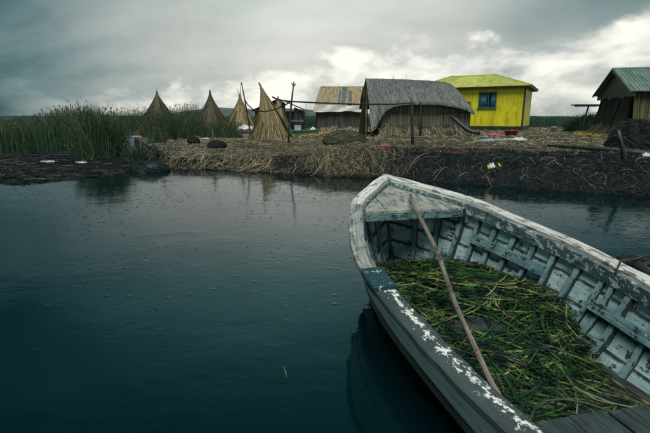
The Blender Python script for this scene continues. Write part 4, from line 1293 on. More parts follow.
# ------------------------------------------------------------------ THE SMALL TAN HUT behind
TY = 26.5
p = D(316.5, 128, TY)
th_ = thing('tan_thatched_hut', 'small tan thatched hut with blue-grey roof sheets and a white tarp above its wall', 'hut', (p.x, TY, .44), R(-2), 'huts on the reed island')
TL, TD, TW, TR = 2.75, 2.6, 1.22, 2.68
MB().box(0, 0, -.1, TL, TD, TW).build('wall', M['dark_in'], th_)
def tan_roof(u, v):
    x = lerp(-.10 + .32 * (1 - abs(v - .5) * 2) , TL + .25 - .05 * (1 - abs(v - .5) * 2), u)
    if v < .5:
        q = v / .5; return (x, lerp(TD + .2, TD * .5, q), lerp(TW + .1, TR, q))
    q = (v - .5) / .5
    return (x, lerp(TD * .5, -.16, q), lerp(TR, TW + .24, q) + .08 * math.sin(q * math.pi))
grid_surface(tan_roof, 14, 12, .07).build('roof', M['under_tan'], th_, smooth=True)
thatch('thatch', tan_roof, 2600, (.12, .32), M['thatch_tan'], th_, 121, (.46, .92), 1, .03, (.007, .014), .05)
wall_reeds('reed_cladding', (0, 0), (TL, 0), 0, lambda u: TW, 900, M['wallreed_grey'], th_, 122, .012)
wall_reeds('reed_cladding', (0, TD), (0, 0), 0, lambda u: TW, 600, M['wallreed'], th_, 123, .012)
foot_straw('foot_straw', (-.1, 0), (TL, 0), 400, .25, M['straw'], th_, 124, .5)
def tarp(u, v):
    x = lerp(-.16, TL + .12, u); z = lerp(TW + .30 + .03 * math.sin(u * 7), TW - .02 - .06 * abs(math.sin(u * 4.4 + .5)) - .02 * math.sin(u * 15), v)
    return (x, -.24 - .02 * math.sin(u * 17 + v * 4) - .012 * math.sin(u * 41) - .05 * v, z)
def tarp2(u, v):
    p_ = tarp(u, v); return p_
mb = MB(); nu, nv = 36, 6
for i in range(nu + 1):
    for j in range(nv + 1):
        mb.v.append(tarp(i / nu, j / nv)); mb.uv.append((i / nu, j / nv))
for i in range(nu + 1):
    for j in range(nv + 1):
        q = tarp(i / nu, j / nv); mb.v.append((q[0], q[1] + .012, q[2])); mb.uv.append((i / nu, j / nv))
w_ = nv + 1; N2 = (nu + 1) * w_
for i in range(nu):
    for j in range(nv):
        a = i * w_ + j; mb.f.append((a, a + w_, a + w_ + 1, a + 1)); mb.f.append((a + N2, a + 1 + N2, a + w_ + 1 + N2, a + w_ + N2))
mb.build('tarp', M['white_tarp'], th_, smooth=True)
for (u0, u1, v0, v1, sg) in ((.50, .585, .55, .97, .03), (.43, .475, .66, .96, .0), (.645, .70, .66, .98, .0)):
    mb = MB()
    fr = []
    for i in range(7):
        v_ = lerp(v0, v1, i / 6); a = Vector(tan_roof(u0, v_)); c = Vector(tan_roof(u1, v_)); up = Vector((0, -.03, .05 + sg))
        fr.append([a + up * .7, a + up, c + up, c + up * .7])
    mb.sweep(fr).build('roof_sheet', M['blue_sheet'], th_)

# ------------------------------------------------------------------ THE DARK SHED behind the reed stacks
SY_ = 31.0
p = D(279, 128, SY_)
sh_ = thing('dark_shed', 'low dark plank shed with a sloping roof behind the golden reed stacks', 'shed', (p.x, SY_, .36), 0)
SW, SD = 1.85, 3.0
zr, ze = D(279, 98.5, SY_).z - .36, D(304, 110.5, SY_).z - .36
MB().box(-SW + .15, .35, -.1, SW - .15, SD, ze - .05).build('wall', M['dark_in'], sh_)
for i in range(11):
    x0 = -SW + .17 + i * (2 * SW - .34) / 11; x1 = x0 + (2 * SW - .34) / 11 - .015
    zt = lambda x: zr - (zr - ze) * abs(x) / SW - .10
    if 7 <= i <= 8: continue
    MB().hexa([(x0, .30, -.05), (x1, .30, -.05), (x1, .335, -.05), (x0, .335, -.05), (x0, .30, zt(x0)), (x1, .30, zt(x1)), (x1, .335, zt(x1)), (x0, .335, zt(x0))]).build('plank', M['darkwood'], sh_)
for sx in (-1, 1):
    for i in range(4):
        y0 = -.05 + i * .82
        a, c = (0, y0, zr), (sx * SW * 1.02, y0, ze)
        mb = MB(); mb.hexa([(0, y0, zr - .05), (sx * SW * 1.04, y0, ze - .05), (sx * SW * 1.04, y0 + .85, ze - .05 + .012 * i), (0, y0 + .85, zr - .05 + .012 * i), (0, y0, zr), (sx * SW * 1.04, y0, ze), (sx * SW * 1.04, y0 + .85, ze + .012 * i), (0, y0 + .85, zr + .012 * i)])
        mb.build('roof_sheet', M['darkwood'], sh_)
for x in (SW - .1, SW * .45):
    MB().tube([(x, .05, -.05), (x + .02, .05, .6), (x, .05, zr - (zr - ze) * x / SW - .05)], .035, 6).build('porch_post', M['darkwood'], sh_)
MB().box(SW * .45, .06, .62, SW - .12, .10, .74).build('rail', M['greywood'], sh_)
tag(MB().box(-.22, -.16, 0, .22, .16, .34).box(-.24, -.18, .34, .24, .18, .38).build('crate', M['skiff_blue'], loc=(p.x + 1.35, SY_ - .5, land_z(p.x + 1.35, SY_ - .5))), 'small pale blue box under the porch of the dark shed', 'box')

# ------------------------------------------------------------------ THE YELLOW HOUSE
YT = R(29)
yc = D(522.5, 127, 28.5)
YL, YD, YH = 7.2, 5.2, 2.78
ex = Vector((math.cos(YT), -math.sin(YT), 0))
org = Vector((yc.x, yc.y, .42)) - ex * YL
ho = thing('yellow_house', 'bright yellow plank house with a mossy yellow hipped roof and a blue window', 'house', tuple(org), -YT, 'huts on the reed island')
# local: x along the front (ends at YL by the corner seen), y back
FZ = .28
MB().box(.06, .10, -.1, YL - .10, YD - .06, YH - .03).build('wall', M['dark_in'], ho)
# window position in local x, from the photograph
def yx(px):
    a = (px - 325) / FPX / (CP + (216.5 - 100) / FPX * SP)
    return (a * org.y - org.x) / (ex.x - a * ex.y)
wx0, wx1 = yx(478.5), yx(496.5)
def yz(px, py, x):
    q = org + ex * x; return D(px, py, q.y).z - org.z
wz1, wz0 = yz(487, 92.5, yx(487)), yz(487, 108, yx(487))
cuts = [0, 1.2, 2.4, 3.5]
x = cuts[-1]
cuts = [0, 1.05, 2.1, 3.1, wx0 - .55, wx0, wx1, wx1 + .62, wx1 + 1.25, YL - .10]
for a, c in zip(cuts[:-1], cuts[1:]):
    j = random.uniform(-.004, .004)
    if abs(a - wx0) < 1e-6:
        MB().box(a + .004, -.012 + j, FZ, c - .004, .04, wz0 - .02).build('wall_panel', M['yellow_wall'], ho)
        MB().box(a + .004, -.012 + j, wz1 + .02, c - .004, .04, YH).build('wall_panel', M['yellow_wall'], ho)
    else:
        MB().box(a + .004, -.012 + j, FZ, c - .004, .04, YH).build('wall_panel', M['yellow_wall'], ho)
    nb = max(1, int((c - a) / .17))                       # boards scored into each panel, as thin cover strips
    mb = MB()
    for i in range(1, nb):
        xx = a + (c - a) * i / nb
        if abs(a - wx0) < 1e-6: mb.box(xx - .008, -.019 + j, FZ + .01, xx + .008, -.012 + j, wz0 - .03)
        else: mb.box(xx - .008, -.019 + j, FZ + .01, xx + .008, -.012 + j, YH - .02)
    if mb.v: kind(mb.build('cover_strip', M['yellow_wall'], ho), 'stuff')
for i, (a, c) in enumerate(((.16, 1.4), (1.4, 2.7), (2.7, 4.0), (4.0, YD - .05))):
    MB().box(YL - .095, a + .004, FZ, YL - .03, c - .004, YH).build('wall_panel', M['yellow_wall'], ho)
# black corner board and black plinth
MB().box(YL - .10, -.03, FZ - .05, YL - .012, .16, YH + .03).build('corner_post', M['black_board'], ho)
MB().box(-.02, -.03, -.15, YL - .005, .05, FZ - .006).box(YL - .09, .052, -.15, YL - .005, YD, FZ - .006).build('plinth', M['black_board'], ho)
# window
wf = MB()
fw = .07
wf.box(wx0, -.05, wz0, wx0 + fw, .02, wz1); wf.box(wx1 - fw, -.05, wz0, wx1, .02, wz1)
wf.box(wx0 + fw, -.048, wz0, wx1 - fw, .02, wz0 + fw); wf.box(wx0 + fw, -.048, wz1 - fw, wx1 - fw, .02, wz1)
wmx = lerp(wx0, wx1, .56)
wf.box(wmx - .03, -.046, wz0 + fw, wmx + .03, .02, wz1 - fw)
win = wf.build('window', M['blue_frame'], ho)
MB().box(wx0 - .05, -.10, wz0 - .06, wx1 + .05, -.01, wz0 - .003).build('sill', M['blue_frame'], win)
MB().box(wx0 + fw, -.006, wz0 + fw, wmx - .03, .0, wz1 - fw).build('pane', M['glass'], win)
MB().box(wmx + .03, -.006, wz0 + fw, wx1 - fw, .0, wz1 - fw).build('pane', M['glass'], win)
def curt(x0, x1):
    mb = MB(); n = 18
    for i in range(n + 1):
        xx = lerp(x0, x1, i / n); yy = .055 + .018 * math.sin(i * 1.9)
        mb.v += [(xx, yy, wz0 + .02), (xx, yy, wz1 - .02), (xx, yy + .006, wz1 - .02), (xx, yy + .006, wz0 + .02)]; mb.uv += [(0, 0)] * 4
    for i in range(n):
        a = i * 4
        for j in range(4): mb.f.append((a + j, a + (j + 1) % 4, a + 4 + (j + 1) % 4, a + 4 + j))
    return mb
curt(wx0 + .02, wmx - .10).build('curtain', M['curtain'], win, smooth=True)
curt(wx1 - .34, wx1 - .02).build('curtain', M['curtain'], win, smooth=True)
# a dark lace of wire from the window to the eave of the thatched hut
# roof: hipped, in sheets
ov = .36
def rz_at(px, py, x, y):
    q = org + ex * x + Vector((math.sin(YT), math.cos(YT), 0)) * y
    return D(px, py, q.y).z - org.z
RH = rz_at(494, 75.5, 4.9, YD * .5)
xr0, xr1 = 1.75, YL - 2.25
E0, E1, E2, E3 = (-ov, -ov, YH), (YL + ov, -ov, YH), (YL + ov, YD + ov, YH), (-ov, YD + ov, YH)
R0, R1 = (xr0, YD * .5, RH), (xr1, YD * .5, RH)
def sheet(c4, name='roof_sheet', th=.035, mat='yellow_roof', lift=0.0, parent=None):
    a = [Vector(p_) for p_ in c4]
    nn = (a[1] - a[0]).cross(a[3] - a[0]).normalized()
    if nn.z < 0: nn = -nn
    lo = [p_ + nn * lift for p_ in a]; hi = [p_ + nn * (th + lift) for p_ in a]
    return MB().hexa(lo + hi).build(name, M[mat], parent)
def slope_sheets(EA, EB, RA, RB, n, parent, mat):
    """a trapezoid slope split into n sheets along its length, each slightly lapped"""
    for i in range(n):
        q0, q1 = i / n, (i + 1) / n + (.006 if i < n - 1 else 0)
        L_ = lambda A_, B_, q: tuple(lerp(A_[m_], B_[m_], q) for m_ in range(3))
        sheet([L_(EA, EB, q0), L_(EA, EB, q1), L_(RA, RB, q1), L_(RA, RB, q0)], mat=mat, lift=.006 * (i % 2), parent=parent)
slope_sheets(E0, E1, R0, R1, 7, ho, 'yellow_roof')
slope_sheets(E1, E2, (R1[0] + .01, R1[1], R1[2]), (R1[0] + .01, R1[1] + .02, R1[2]), 5, ho, 'yellow_roof')
slope_sheets(E2, E3, R1, R0, 5, ho, 'yellow_roof')
slope_sheets(E3, E0, R0, (R0[0], R0[1] - .02, R0[2]), 5, ho, 'yellow_roof')
MB().tube([Vector(R0) + Vector((0, 0, .05)), Vector(R1) + Vector((0, 0, .05))], .05, 7).build('ridge_cap', M['yellow_roof'], ho)
for A_, B_ in ((R1, E1), (R1, E2), (R0, E0), (R0, E3)):
    MB().tube([Vector(A_) + Vector((0, 0, .045)), Vector(B_) + Vector((0, 0, .045))], .035, 6).build('hip_cap', M['yellow_roof'], ho)
MB().box(-ov + .04, -ov + .03, YH - .10, YL + ov - .04, YD + ov - .04, YH - .012).build('soffit', M['black_board'], ho)
# slack cord from the house eave to the thatched hut
pa, pb = ho.matrix_world if False else None, None

# ------------------------------------------------------------------ THE GREEN-ROOFED REED HUT on the far right
GC = D(628, 137, 18.3)
g_ = thing('green_roofed_hut', 'reed hut with pale green tin roof and dark teal gable by the peat heap', 'hut', (GC.x, GC.y, .42), R(-15.2), 'huts on the reed island')
GD, GL = 3.85, 5.2
GH = D(628.5, 89, 18.3).z - .42
GR = D(618.5, 70, 20.3).z - .42
MB().box(.06, .06, -.1, GL, GD - .05, GH - .06).build('wall', M['dark_in'], g_)
wall_reeds('reed_cladding', (0, GD), (0, 0), 0, lambda u: GH + .05, 2000, M['wallreed_grey'], g_, 141, .01, .38)
wall_reeds('reed_cladding', (0, 0), (GL, 0), 0, lambda u: GH, 2600, M['wallreed_green'], g_, 142, .01, .42)
foot_straw('foot_straw', (-.3, GD), (-.35, -.3), 1100, .5, M['straw'], g_, 143, .4)
foot_straw('foot_straw', (-.35, -.4), (GL, -.4), 900, .45, M['straw'], g_, 144, .4)
# gable boards, each cut to the slope
gy0, gy1 = -.34, GD + .42
def gz(y): 
    m_ = GD * .52
    return lerp(GH - .12, GR, 1 - abs(y - m_) / (m_ - gy0 if y < m_ else gy1 - m_))
nb = 9
for i in range(nb):
    y0 = lerp(gy0 + .05, gy1 - .05, i / nb); y1 = lerp(gy0 + .05, gy1 - .05, (i + 1) / nb) - .012
    zb = GH - .30 + .05 * math.sin(i * 2.3)
    MB().hexa([(-.13, y0, zb), (-.09, y0, zb), (-.09, y1, zb), (-.13, y1, zb), (-.13, y0, max(gz(y0) - .05, zb + .02)), (-.09, y0, max(gz(y0) - .05, zb + .02)), (-.09, y1, max(gz(y1) - .05, zb + .02)), (-.13, y1, max(gz(y1) - .05, zb + .02))]).build('gable_board', M['teal_gable'], g_)
my = GD * .52
for i in range(7):
    x0 = -.30 + i * .82
    sheet([(x0, gy0, GH - .12), (x0 + .84, gy0, GH - .12), (x0 + .84, my, GR), (x0, my, GR)], mat='green_roof', lift=.006 * (i % 2), parent=g_)
    sheet([(x0, gy1, GH - .12), (x0 + .84, gy1, GH - .12), (x0 + .84, my, GR), (x0, my, GR)], mat='green_roof', lift=.006 * (i % 2), parent=g_)
mb = MB()
for i in range(7):                                         # corrugation ribs of the tin
    for j in range(6):
        x0 = -.30 + i * .82 + .07 + j * .135
        nrm = Vector((0, -(GR - GH + .12), my - gy0)).normalized()
        a, c = Vector((x0, gy0, GH - .12)) + nrm * .046, Vector((x0, my, GR)) + nrm * .046
        mb.tube([a, c], .009, 5)
kind(mb.build('corrugation', M['green_roof'], g_), 'stuff')
MB().tube([(-.32, my, GR + .05), (5.5, my, GR + .05)], .05, 7).build('ridge_cap', M['green_roof'], g_)
MB().hexa([(-.34, gy0, GH - .17), (-.29, gy0, GH - .17), (-.29, my, GR - .04), (-.34, my, GR - .04), (-.34, gy0, GH - .07), (-.29, gy0, GH - .07), (-.29, my, GR + .06), (-.34, my, GR + .06)]).build('barge_board', M['teal_gable'], g_)
MB().hexa([(-.34, gy1, GH - .17), (-.29, gy1, GH - .17), (-.29, my + .003, GR - .04), (-.34, my + .003, GR - .04), (-.34, gy1, GH - .07), (-.29, gy1, GH - .07), (-.29, my + .003, GR + .06), (-.34, my + .003, GR + .06)]).build('barge_board', M['teal_gable'], g_)

# ------------------------------------------------------------------ SMALL THINGS ON THE ISLAND
def post(px, py_base, tops, rad, label, z0=None, mat='darkwood', name='post', fork=None):
    b_ = hitland(px, py_base)
    pts = [b_ + Vector((0, 0, -.2))] + [D(qx, qy, b_.y) for qx, qy in tops]
    mb = MB().tube(pts, [rad] + [lerp(rad, rad * .6, (i + 1) / len(tops)) for i in range(len(tops))], 8, .07)
    if fork:
        for fx, fy in fork: mb.tube([pts[-2] * .3 + pts[-1] * .7, D(fx, fy, b_.y + .02)], [rad * .6, rad * .35], 6)
    o = mb.build(name, M[mat], smooth=True)
    tag(o, label, 'post', 'posts on the reed island')
    return b_, pts
b1, P1 = post(251, 139.5, [(249.5, 128), (247, 112), (244.5, 98), (241.5, 82.5)], .042, 'thin leaning post between the brown and the tallest golden reed stack')
b2, P2 = post(288.5, 143.5, [(289, 130), (290.5, 114), (292, 98), (294, 82)], .042, 'tall fork-topped post where the sagging rope meets the long rail', fork=((291.5, 83), (296, 84)))
b3, P3 = post(412.5, 144.5, [(412.5, 132), (412, 115), (411.5, 98)], .05, 'upright dark post before the large grey hut, under the end of the rail')
# the rail across the posts, and the rope that sags between the two left posts
yb, yc_ = b2.y, b3.y
tag(MB().tube([D(272.5, 97, yb + .35), D(277, 99.3, yb + .28), D(283, 100.8, yb + .15), D(292, 101.6, yb - .06), D(320, 103, lerp(yb, yc_, .25)), D(360, 104.4, lerp(yb, yc_, .6)), D(395, 104.2, lerp(yb, yc_, .88)), D(411, 103, yc_ - .07), D(414, 102.6, yc_ - .08)], [.030, .034, .032, .030, .028, .026, .022, .02, .018], 7, .06).build('rail_pole', M['darkwood'], smooth=True), 'long dark crooked rail lashed across two posts in front of the huts', 'pole')
y1_, y2_ = b1.y, b2.y
tag(MB().tube([D(245.3, 100.5, y1_ - .05), D(248, 105, lerp(y1_, y2_, .1)), D(252, 108.8, lerp(y1_, y2_, .25)), D(258, 111.2, lerp(y1_, y2_, .4)), D(266, 111.6, lerp(y1_, y2_, .6)), D(275, 109.6, lerp(y1_, y2_, .78)), D(284, 105.8, lerp(y1_, y2_, .92)), D(291.7, 101.2, y2_ - .05)], .024, 6).build('sagging_rope', M['rope'], smooth=True), 'thick dark rope sagging between two thin posts in front of the golden reed stack', 'rope')
post(306, 126, [(306, 115), (306, 103.5)], .035, 'short thin prop standing between the dark shed and the small tan hut')
post(213, 141.5, [(213, 136), (212.7, 130.5)], .035, 'short grey stump post behind the black bundles near the water', mat='greywood')
# driven stake, with the long log lying beside it
b4 = hitland(624.5, 161.5)
tag(MB().tube([b4 + Vector((.02, 0, -.25)), D(623.5, 153, b4.y), D(620.5, 141, b4.y), D(618.2, 130.5, b4.y)], [.040, .044, .040, .030], 8, .14).build('stake', M['darkwood'], smooth=True), 'thick dark leaning stake driven into the bank across the long fallen log', 'post', 'posts on the reed island')
l0, l1 = hitland(548, 147.5, .05), hitland(655, 158, .06)
tag(MB().tube([l0, l0.lerp(l1, .3) + Vector((0, 0, .015)), l0.lerp(l1, .6) + Vector((0, .05, .02)), l1], [.035, .05, .055, .06], 8, .08).build('fallen_log', M['darkwood'], smooth=True), 'long dark log lying on the straw behind the stake', 'log')
# table: a flat board on a slanted post
ty = 24.5
tb = D(588, 105, ty)
tbl = thing('board_table', 'flat board on one slanted post in front of the reeds beside the green-roofed hut', 'table', (tb.x, ty, .42))
hz = tb.z - .42
MB().box(-.76, -.35, hz - .03, .78, .35, hz + .03).build('board', M['greywood'], tbl)
MB().box(-.60, -.30, hz - .085, .60, -.24, hz - .033).box(-.60, .24, hz - .085, .60, .30, hz - .033).build('batten', M['darkwood'], tbl)
MB().tube([(-.22, 0, -.1), (-.10, 0, hz * .5), (.04, 0, hz - .034)], .045, 7).build('post', M['darkwood'], tbl)

def blob(name, c, rx, ry, rz, mat, seed, amp=.16, nu=22, nv=14, parent=None, flat=.25, fq=2.3):
    """uneven lump sitting on the ground"""
    v = []; f = []; rngb = random.Random(seed); ph = [rngb.uniform(0, 6.28) for _ in range(8)]
    for j in range(nv + 1):
        e = lerp(-math.pi / 2 * flat, math.pi / 2, j / nv)
        for i in range(nu):
            a = 2 * math.pi * i / nu
            d = 1 + amp * (math.sin(a * 2 + ph[0] + e * fq) * .5 + math.sin(a * 3 + ph[1]) * math.cos(e * 3 + ph[2]) * .5 + .35 * math.sin(a * 7 + ph[3] + e * 5) + .25 * math.sin(a * 11 + e * 9 + ph[4]))
            v.append((rx * math.cos(a) * math.cos(e) * d, ry * math.sin(a) * math.cos(e) * d, rz * math.sin(e) * d))
    for j in range(nv):
        for i in range(nu):
            f.append((j * nu + i, j * nu + (i + 1) % nu, (j + 1) * nu + (i + 1) % nu, (j + 1) * nu + i))
    f.append(tuple(nv * nu + i for i in range(nu))); f.append(tuple(reversed(range(nu))))
    return obj(name, v, f, M[mat], parent, smooth=True, loc=c)
def on(px, py, dz=0.0): return tuple(hitland(px, py, dz))
o = blob('black_bundle', on(217, 149, .07), .30, .15, .20, 'blackbag', 201, .14); o.rotation_euler = (0, -.12, .12)
tag(o, 'longer black sheeted bundle lying on straw in front of the grey stump post', 'bundle', 'black bundles')
o = blob('black_bundle', on(193.5, 144, .06), .25, .17, .20, 'blackbag', 202, .18)
tag(o, 'rounder black bundle lying at the foot of the green reeds', 'bundle', 'black bundles')
q = G(147, 172, 0)
mc = thing('mud_clump', 'round black clump of soaked reed at the water edge', 'mud clump', (q.x, q.y + .15, 0))
blob('clump', (0, 0, .0), .46, .34, .24, 'mud', 203, .16, 30, 16, mc)
rng = np.random.default_rng(204); n = 500; K = 4; P = np.zeros((n, K, 3)); a_ = rng.uniform(0, 6.28, n); e_ = rng.uniform(.1, 1.4, n); t_ = rng.uniform(-.5, .5, n)
for i in range(K):
    aa_ = a_ + t_ * (i / (K - 1) - .5) * 1.2; ee = e_ + .25 * (i / (K - 1) - .5)
    P[:, i] = np.stack([.49 * np.cos(aa_) * np.cos(ee), .37 * np.sin(aa_) * np.cos(ee), .215 * np.sin(np.maximum(ee, 0))], -1) * rng.uniform(.96, 1.06, (n, 1))
kind(strips('strands', P, np.full((n, K), .005), np.tile(np.array([0, 0, 1.0]), (n, 1)), M['peat_strand'], mc), 'stuff')
# black peat heap with roots by the green-roofed hut
hp_ = hitland(648, 149)
ph_ = thing('peat_heap', 'black heap of peat and roots in front of the green-roofed hut', 'heap', (hp_.x + .05, hp_.y + .5, hp_.z))
blob('heap', (0, 0, -.05), .62, .5, .66, 'mud', 205, .30, 44, 24, ph_)
rng = np.random.default_rng(206); n = 1800; K = 5; P = np.zeros((n, K, 3)); a_ = rng.uniform(0, 6.28, n); e_ = rng.uniform(0, 1.3, n); t_ = rng.normal(0, .5, n); s6 = rng.uniform(.85, 1.15, n)
for i in range(K):
    q = i / (K - 1); aa_ = a_ + t_ * q; ee = e_ - .3 * q
    P[:, i] = np.stack([.66 * np.cos(aa_) * np.cos(ee), .54 * np.sin(aa_) * np.cos(ee), .70 * np.sin(np.maximum(ee, 0))], -1) * (1.0 + .13 * math.sin(q * 3.14)) * s6[:, None]
kind(strips('roots', P, np.full((n, K), .005), np.tile(np.array([.3, 0, 1.0]), (n, 1)), M['peat_strand'], ph_), 'stuff')
# grass heap by the thatched hut
c = hitland(345, 143.5)
gh = thing('grass_heap', 'low rounded heap of greenish cut grass on the straw before the huts', 'heap', tuple(c + Vector((0, .45, 0))))
blob('heap', (0, 0, -.04), .70, .45, .36, 'heap_core', 207, .14, 28, 14, gh)
rng = np.random.default_rng(208); n = 1500; K = 4; P = np.zeros((n, K, 3)); a_ = rng.uniform(0, 6.28, n); e_ = rng.uniform(.0, 1.5, n); t_ = rng.normal(0, .6, n); s_ = rng.uniform(.98, 1.14, n)
for i in range(K):
    q = i / (K - 1); aa_ = a_ + t_ * (q - .5); ee = np.maximum(e_ + .35 * (.5 - q), 0)
    P[:, i] = np.stack([.72 * np.cos(aa_) * np.cos(ee), .47 * np.sin(aa_) * np.cos(ee), .38 * np.sin(ee)], -1) * s_[:, None]
M['grass_cut'] = blade_mat('cut_grass', [(0.0, (0.02, 0.032, 0.022)), (0.6, (0.055, 0.07, 0.042)), (1.0, (0.16, 0.15, 0.09))], .65, .2, False)
kind(strips('blades', P, np.full((n, K), .006), np.tile(np.array([.2, .2, 1.0]), (n, 1)), M['grass_cut'], gh), 'stuff')

# skiffs ------------------------------------------------------------
def skiff(name, label, loc, rz, L, Bm, Hh, hullmat, railmat, inmat, stripe=None, cover=None):
    root = thing(name, label, 'boat', loc, rz)
    def sec(s, t, off=0):      # s 0 stern .. 1 bow
        wv = Bm / 2 * (1 - max(0, (s - .45) / .55) ** 2.2) * (.86 + .14 * min(1, s / .3)) + .01
        sh2 = Hh * (1 + .35 * max(0, (s - .5) / .5) ** 2)
        lat = wv * (.55 + .45 * t ** .7) * (1 if t > 0 else 1) if t > 0 else wv * .5
        return lat + off, lerp(-.10, sh2, t)
    for nm, off, mt in (('hull', 0, hullmat),):
        fr = []
        for i in range(15):
            s = i / 14; r = []
            for t in np.linspace(1, 0, 6): l, z = sec(s, t); r.append((s * L, -l, z))
            for t in np.linspace(0, 1, 6): l, z = sec(s, t); r.append((s * L, l, z))
            for t in np.linspace(1, 0, 6): l, z = sec(s, t, -.03); r.append((s * L, max(l, .004), z + .03 * (1 - t)))
            for t in np.linspace(0, 1, 6): l, z = sec(s, t, -.03); r.append((s * L, -max(l, .004), z + .03 * (1 - t)))
            fr.append(r)
        MB().sweep(fr).build('hull', M[mt], root)
    for sd_ in (-1, 1):
        fr = []
        for i in range(15):
            s = i / 14; l, z = sec(s, 1)
            fr.append([(s * L, sd_ * (l + .02), z), (s * L, sd_ * (l + .02), z + .03), (s * L, sd_ * (l - .045), z + .03), (s * L, sd_ * (l - .045), z)])
        MB().sweep(fr).build('gunwale', M[railmat], root)
        if stripe:
            fr = []
            for i in range(15):
                s = i / 14; l, z = sec(s, .62); l2, z2 = sec(s, .80)
                fr.append([(s * L, sd_ * (l + .004), z), (s * L, sd_ * (l2 + .004), z2), (s * L, sd_ * (l2 + .014), z2), (s * L, sd_ * (l + .014), z)])
            MB().sweep(fr).build('stripe', M[stripe], root)
    l, z = sec(0.0, 1)
    MB().box(-.02, -l + .01, -.08, .03, l - .01, z - .01).build('transom', M[hullmat], root)
    for q in (.3, .62):
        l, z = sec(q, .7); MB().box(q * L - .12, -l + .02, z - .03, q * L + .12, l - .02, z).build('thwart', M[inmat], root)
    if cover:
        def cf(u, v):
            s = .08 + .84 * u; l, z = sec(s, 1); y = lerp(-l - .05, l + .05, v)
            return (s * L, y, z + .04 + .20 * math.sin(v * math.pi) * (.7 + .3 * math.sin(u * 9)) + .03 * math.sin(u * 23 + v * 9))
        grid_surface(cf, 24, 10, .015).build('cover', M[cover], root, smooth=True)
    return root
c = G(127.5, 142.5, 0)
skiff('skiff', 'small pale blue skiff lying broadside between the reed clumps', (c.x, c.y, .0), R(4), 1.75, .7, .30, 'skiff_blue', 'skiff_white', 'skiff_blue')
c = D(236.5, 127.5, 23.0)
skiff('covered_boat', 'small white boat with a red stripe and a pale cover between two reed stacks', (c.x, 23.0, land_z(c.x + .9, 23.0) + .04), R(2), 1.95, .8, .34, 'skiff_white', 'skiff_blue', 'skiff_white', 'skiff_red', 'white_tarp')
c = D(289.5, 130.5, 23.5)
skiff('teal_canoe', 'low teal canoe on the grass beside the small tan hut', (c.x, 23.5, land_z(c.x + .7, 23.5)), R(-3), 1.55, .6, .22, 'teal_tarp', 'teal_tarp', 'teal_tarp')
c = D(313, 125, 24.3)
tag(blob('white_sack', (c.x, 24.3, .50), .17, .15, .26, 'white_plastic', 221, .1), 'small white sack standing at the bow of the teal canoe', 'sack')

# household things ------------------------------------------------------------
c = hitland(513.5, 136)
bs = thing('red_basin', 'dark red plastic wash basin on the ground below the corner of the yellow house', 'basin', tuple(c + Vector((0, .3, .0))))
lathe([(.20, 0), (.24, .05), (.29, .20), (.33, .215), (.33, .23), (.30, .235), (.27, .19), (.21, .03)], 24).build('basin', M['red_plastic'], bs, smooth=True)
for sx in (-1, 1):
    MB().box(sx * .335 - .03, -.06, .205, sx * .335 + .03, .06, .225).build('handle', M['red_plastic'], bs)
c = hitland(555, 133)
bk = thing('white_bucket', 'white plastic bucket standing on straw in front of the green reed belt', 'bucket', tuple(c + Vector((0, .2, 0))))
lathe([(.13, 0), (.155, .30), (.17, .305), (.17, .325), (.15, .325), (.125, .02)], 20).build('bucket', M['white_tarp'], bk, smooth=True)
MB().tube([(.165 * math.cos(t_), -.03 - .10 * math.sin(t_), .31 - .05 * math.sin(t_)) for t_ in np.linspace(0, math.pi, 10)], .006, 5).build('handle', M['greywood'], bk)
def rag(name, px, py, sx, sy, sz, mat, seed, label, cat, dz=.02, group=None):
    """crumpled sheet lying on the ground"""
    c = hitland(px, py); r_ = random.Random(seed); ph = [r_.uniform(0, 6.28) for _ in range(6)]; nu = 14; mb = MB()
    for lvl in (0, .012):
        for i in range(nu + 1):
            for j in range(nu + 1):
                u, v = i / nu - .5, j / nu - .5
                e = 1 + .18 * math.sin(5 * math.atan2(v, u) + ph[0])
                z = sz * (1 - (2 * max(abs(u), abs(v))) ** 2) * (.55 + .45 * math.sin(u * 11 + ph[1]) * math.sin(v * 9 + ph[2])) + .018 * math.sin(u * 31 + ph[3] + v * 17)
                x, y = u * sx * e, v * sy * e
                mb.v.append((x, y, z + dz - lvl + .012 + (land_z(c.x + x, c.y + y) - c.z))); mb.uv.append((u, v))
    w_ = nu + 1; N2 = w_ * w_
    for i in range(nu):
        for j in range(nu):
            a = i * w_ + j; mb.f.append((a, a + w_, a + w_ + 1, a + 1)); mb.f.append((a + N2, a + 1 + N2, a + w_ + 1 + N2, a + w_ + N2))
    for i in range(nu):
        for (a, c2) in ((i, i + 1), (nu * w_ + i, nu * w_ + i + 1), (i * w_, (i + 1) * w_), (i * w_ + nu, (i + 1) * w_ + nu)): mb.f.append((a, c2, c2 + N2, a + N2))
    o = mb.build(name, M[mat], smooth=True, loc=tuple(c))
    return tag(o, label, cat, group)
rag('cloth', 494.5, 136, .5, .45, .12, 'pink_cloth', 231, 'crumpled bright pink cloth left of the red basin', 'cloth')
rag('cloth', 384, 147.5, .40, .30, .05, 'pink_cloth', 232, 'crumpled pink cloth on the bank in front of the large grey hut', 'cloth')
rag('cloth', 455, 154.5, .55, .40, .03, 'red_cloth', 233, 'flat faded red cloth lying on the straw edge', 'cloth')
rag('plastic_sheet', 506, 141, .75, .45, .06, 'blue_plastic', 234, 'heap of pale blue plastic sheeting below the red basin', 'plastic sheet')
rag('plastic_sheet', 519, 141, .55, .4, .12, 'white_plastic', 235, 'small white plastic sheet beside the pale blue plastic', 'plastic sheet')
rag('plastic_sheet', 487, 141.5, .6, .4, .10, 'blue_plastic', 239, 'small scrap of pale blue plastic under the front of the yellow house', 'plastic sheet')
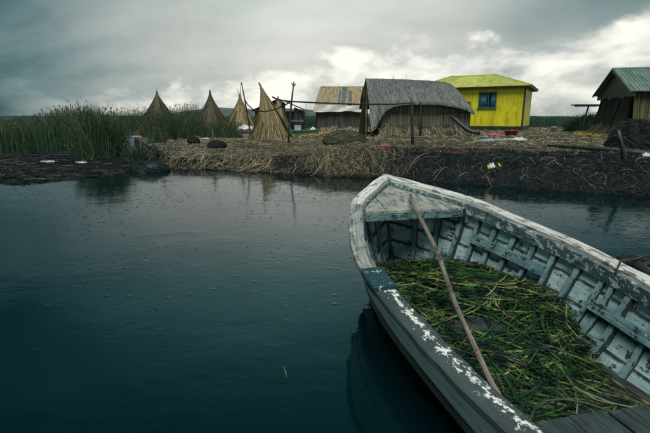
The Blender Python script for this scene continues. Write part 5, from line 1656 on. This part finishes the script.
rag('plastic_wrapper', 491.5, 168.5, .09, .13, .03, 'white_plastic', 236, 'white plastic wrapper caught on the black bank', 'wrapper', .04)
rag('plastic_wrapper', 488.2, 170.3, .045, .08, .03, 'yellow_plastic', 237, 'yellow wrapper scrap at the lower end of the white wrapper on the bank', 'wrapper', .04)
rag('plastic_wrapper', 499, 168, .03, .11, .03, 'yellow_plastic', 238, 'narrow yellow wrapper scrap to the side of the white wrapper on the bank', 'wrapper', .04)
rag('white_board', 204.5, 139.3, .42, .25, .03, 'white_plastic', 240, 'flat white plastic sheet lying between the two black bundles', 'plastic sheet')
rag('plastic_wrapper', 646, 157.5, .16, .12, .05, 'white_plastic', 241, 'white scrap near the fallen log at the foot of the peat heap', 'wrapper', .03)
rag('plastic_wrapper', 252, 138.6, .14, .12, .06, 'white_plastic', 243, 'white scrap at the foot of the thin leaning post', 'wrapper', .03)
# scraps on the black raft
for (px, py, wx, wy, lab) in ((49, 160, .42, .22, 'white plastic scrap on the black raft, farthest from the reed clump'), (82, 160, .34, .16, 'white plastic scrap on the black raft close to the reed clump')):
    c = G(px, py, .12); a = c.x / c.y; zz = float(mud_h(np.array([a]), np.array([c.y]))[0][0])
    mb = MB(); n = 10
    for i in range(n + 1):
        u = i / n - .5
        for v_, zl in ((-.5, 0), (.5, 0), (.5, -.01), (-.5, -.01)):
            mb.v.append((u * wx, v_ * wy * (1 - u * u * 2), .02 + .015 * math.sin(u * 5 + v_ * 4) + .01 * math.sin(u * 23 + v_ * 9) + zl)); mb.uv.append((u, v_))
    for i in range(n):
        for j in range(4): mb.f.append((i * 4 + j, i * 4 + (j + 1) % 4, i * 4 + 4 + (j + 1) % 4, i * 4 + 4 + j))
    tag(mb.build('plastic_scrap', M['skiff_white'], loc=(c.x, c.y, max(zz, 0) + .02)), lab, 'plastic scrap', 'white scraps on the black raft')
# a single pale reed afloat on the dark water
c0, c1 = G(283.5, 367, 0), G(286.5, 377.5, 0)
tag(MB().tube([c0 + Vector((0, 0, .003)), c0.lerp(c1, .5) + Vector((.004, 0, .004)), c1 + Vector((0, 0, .003))], [.0012, .0026, .0014], 5).build('floating_reed', M['straw_pale']), 'single short pale reed floating alone on the dark open water', 'reed')
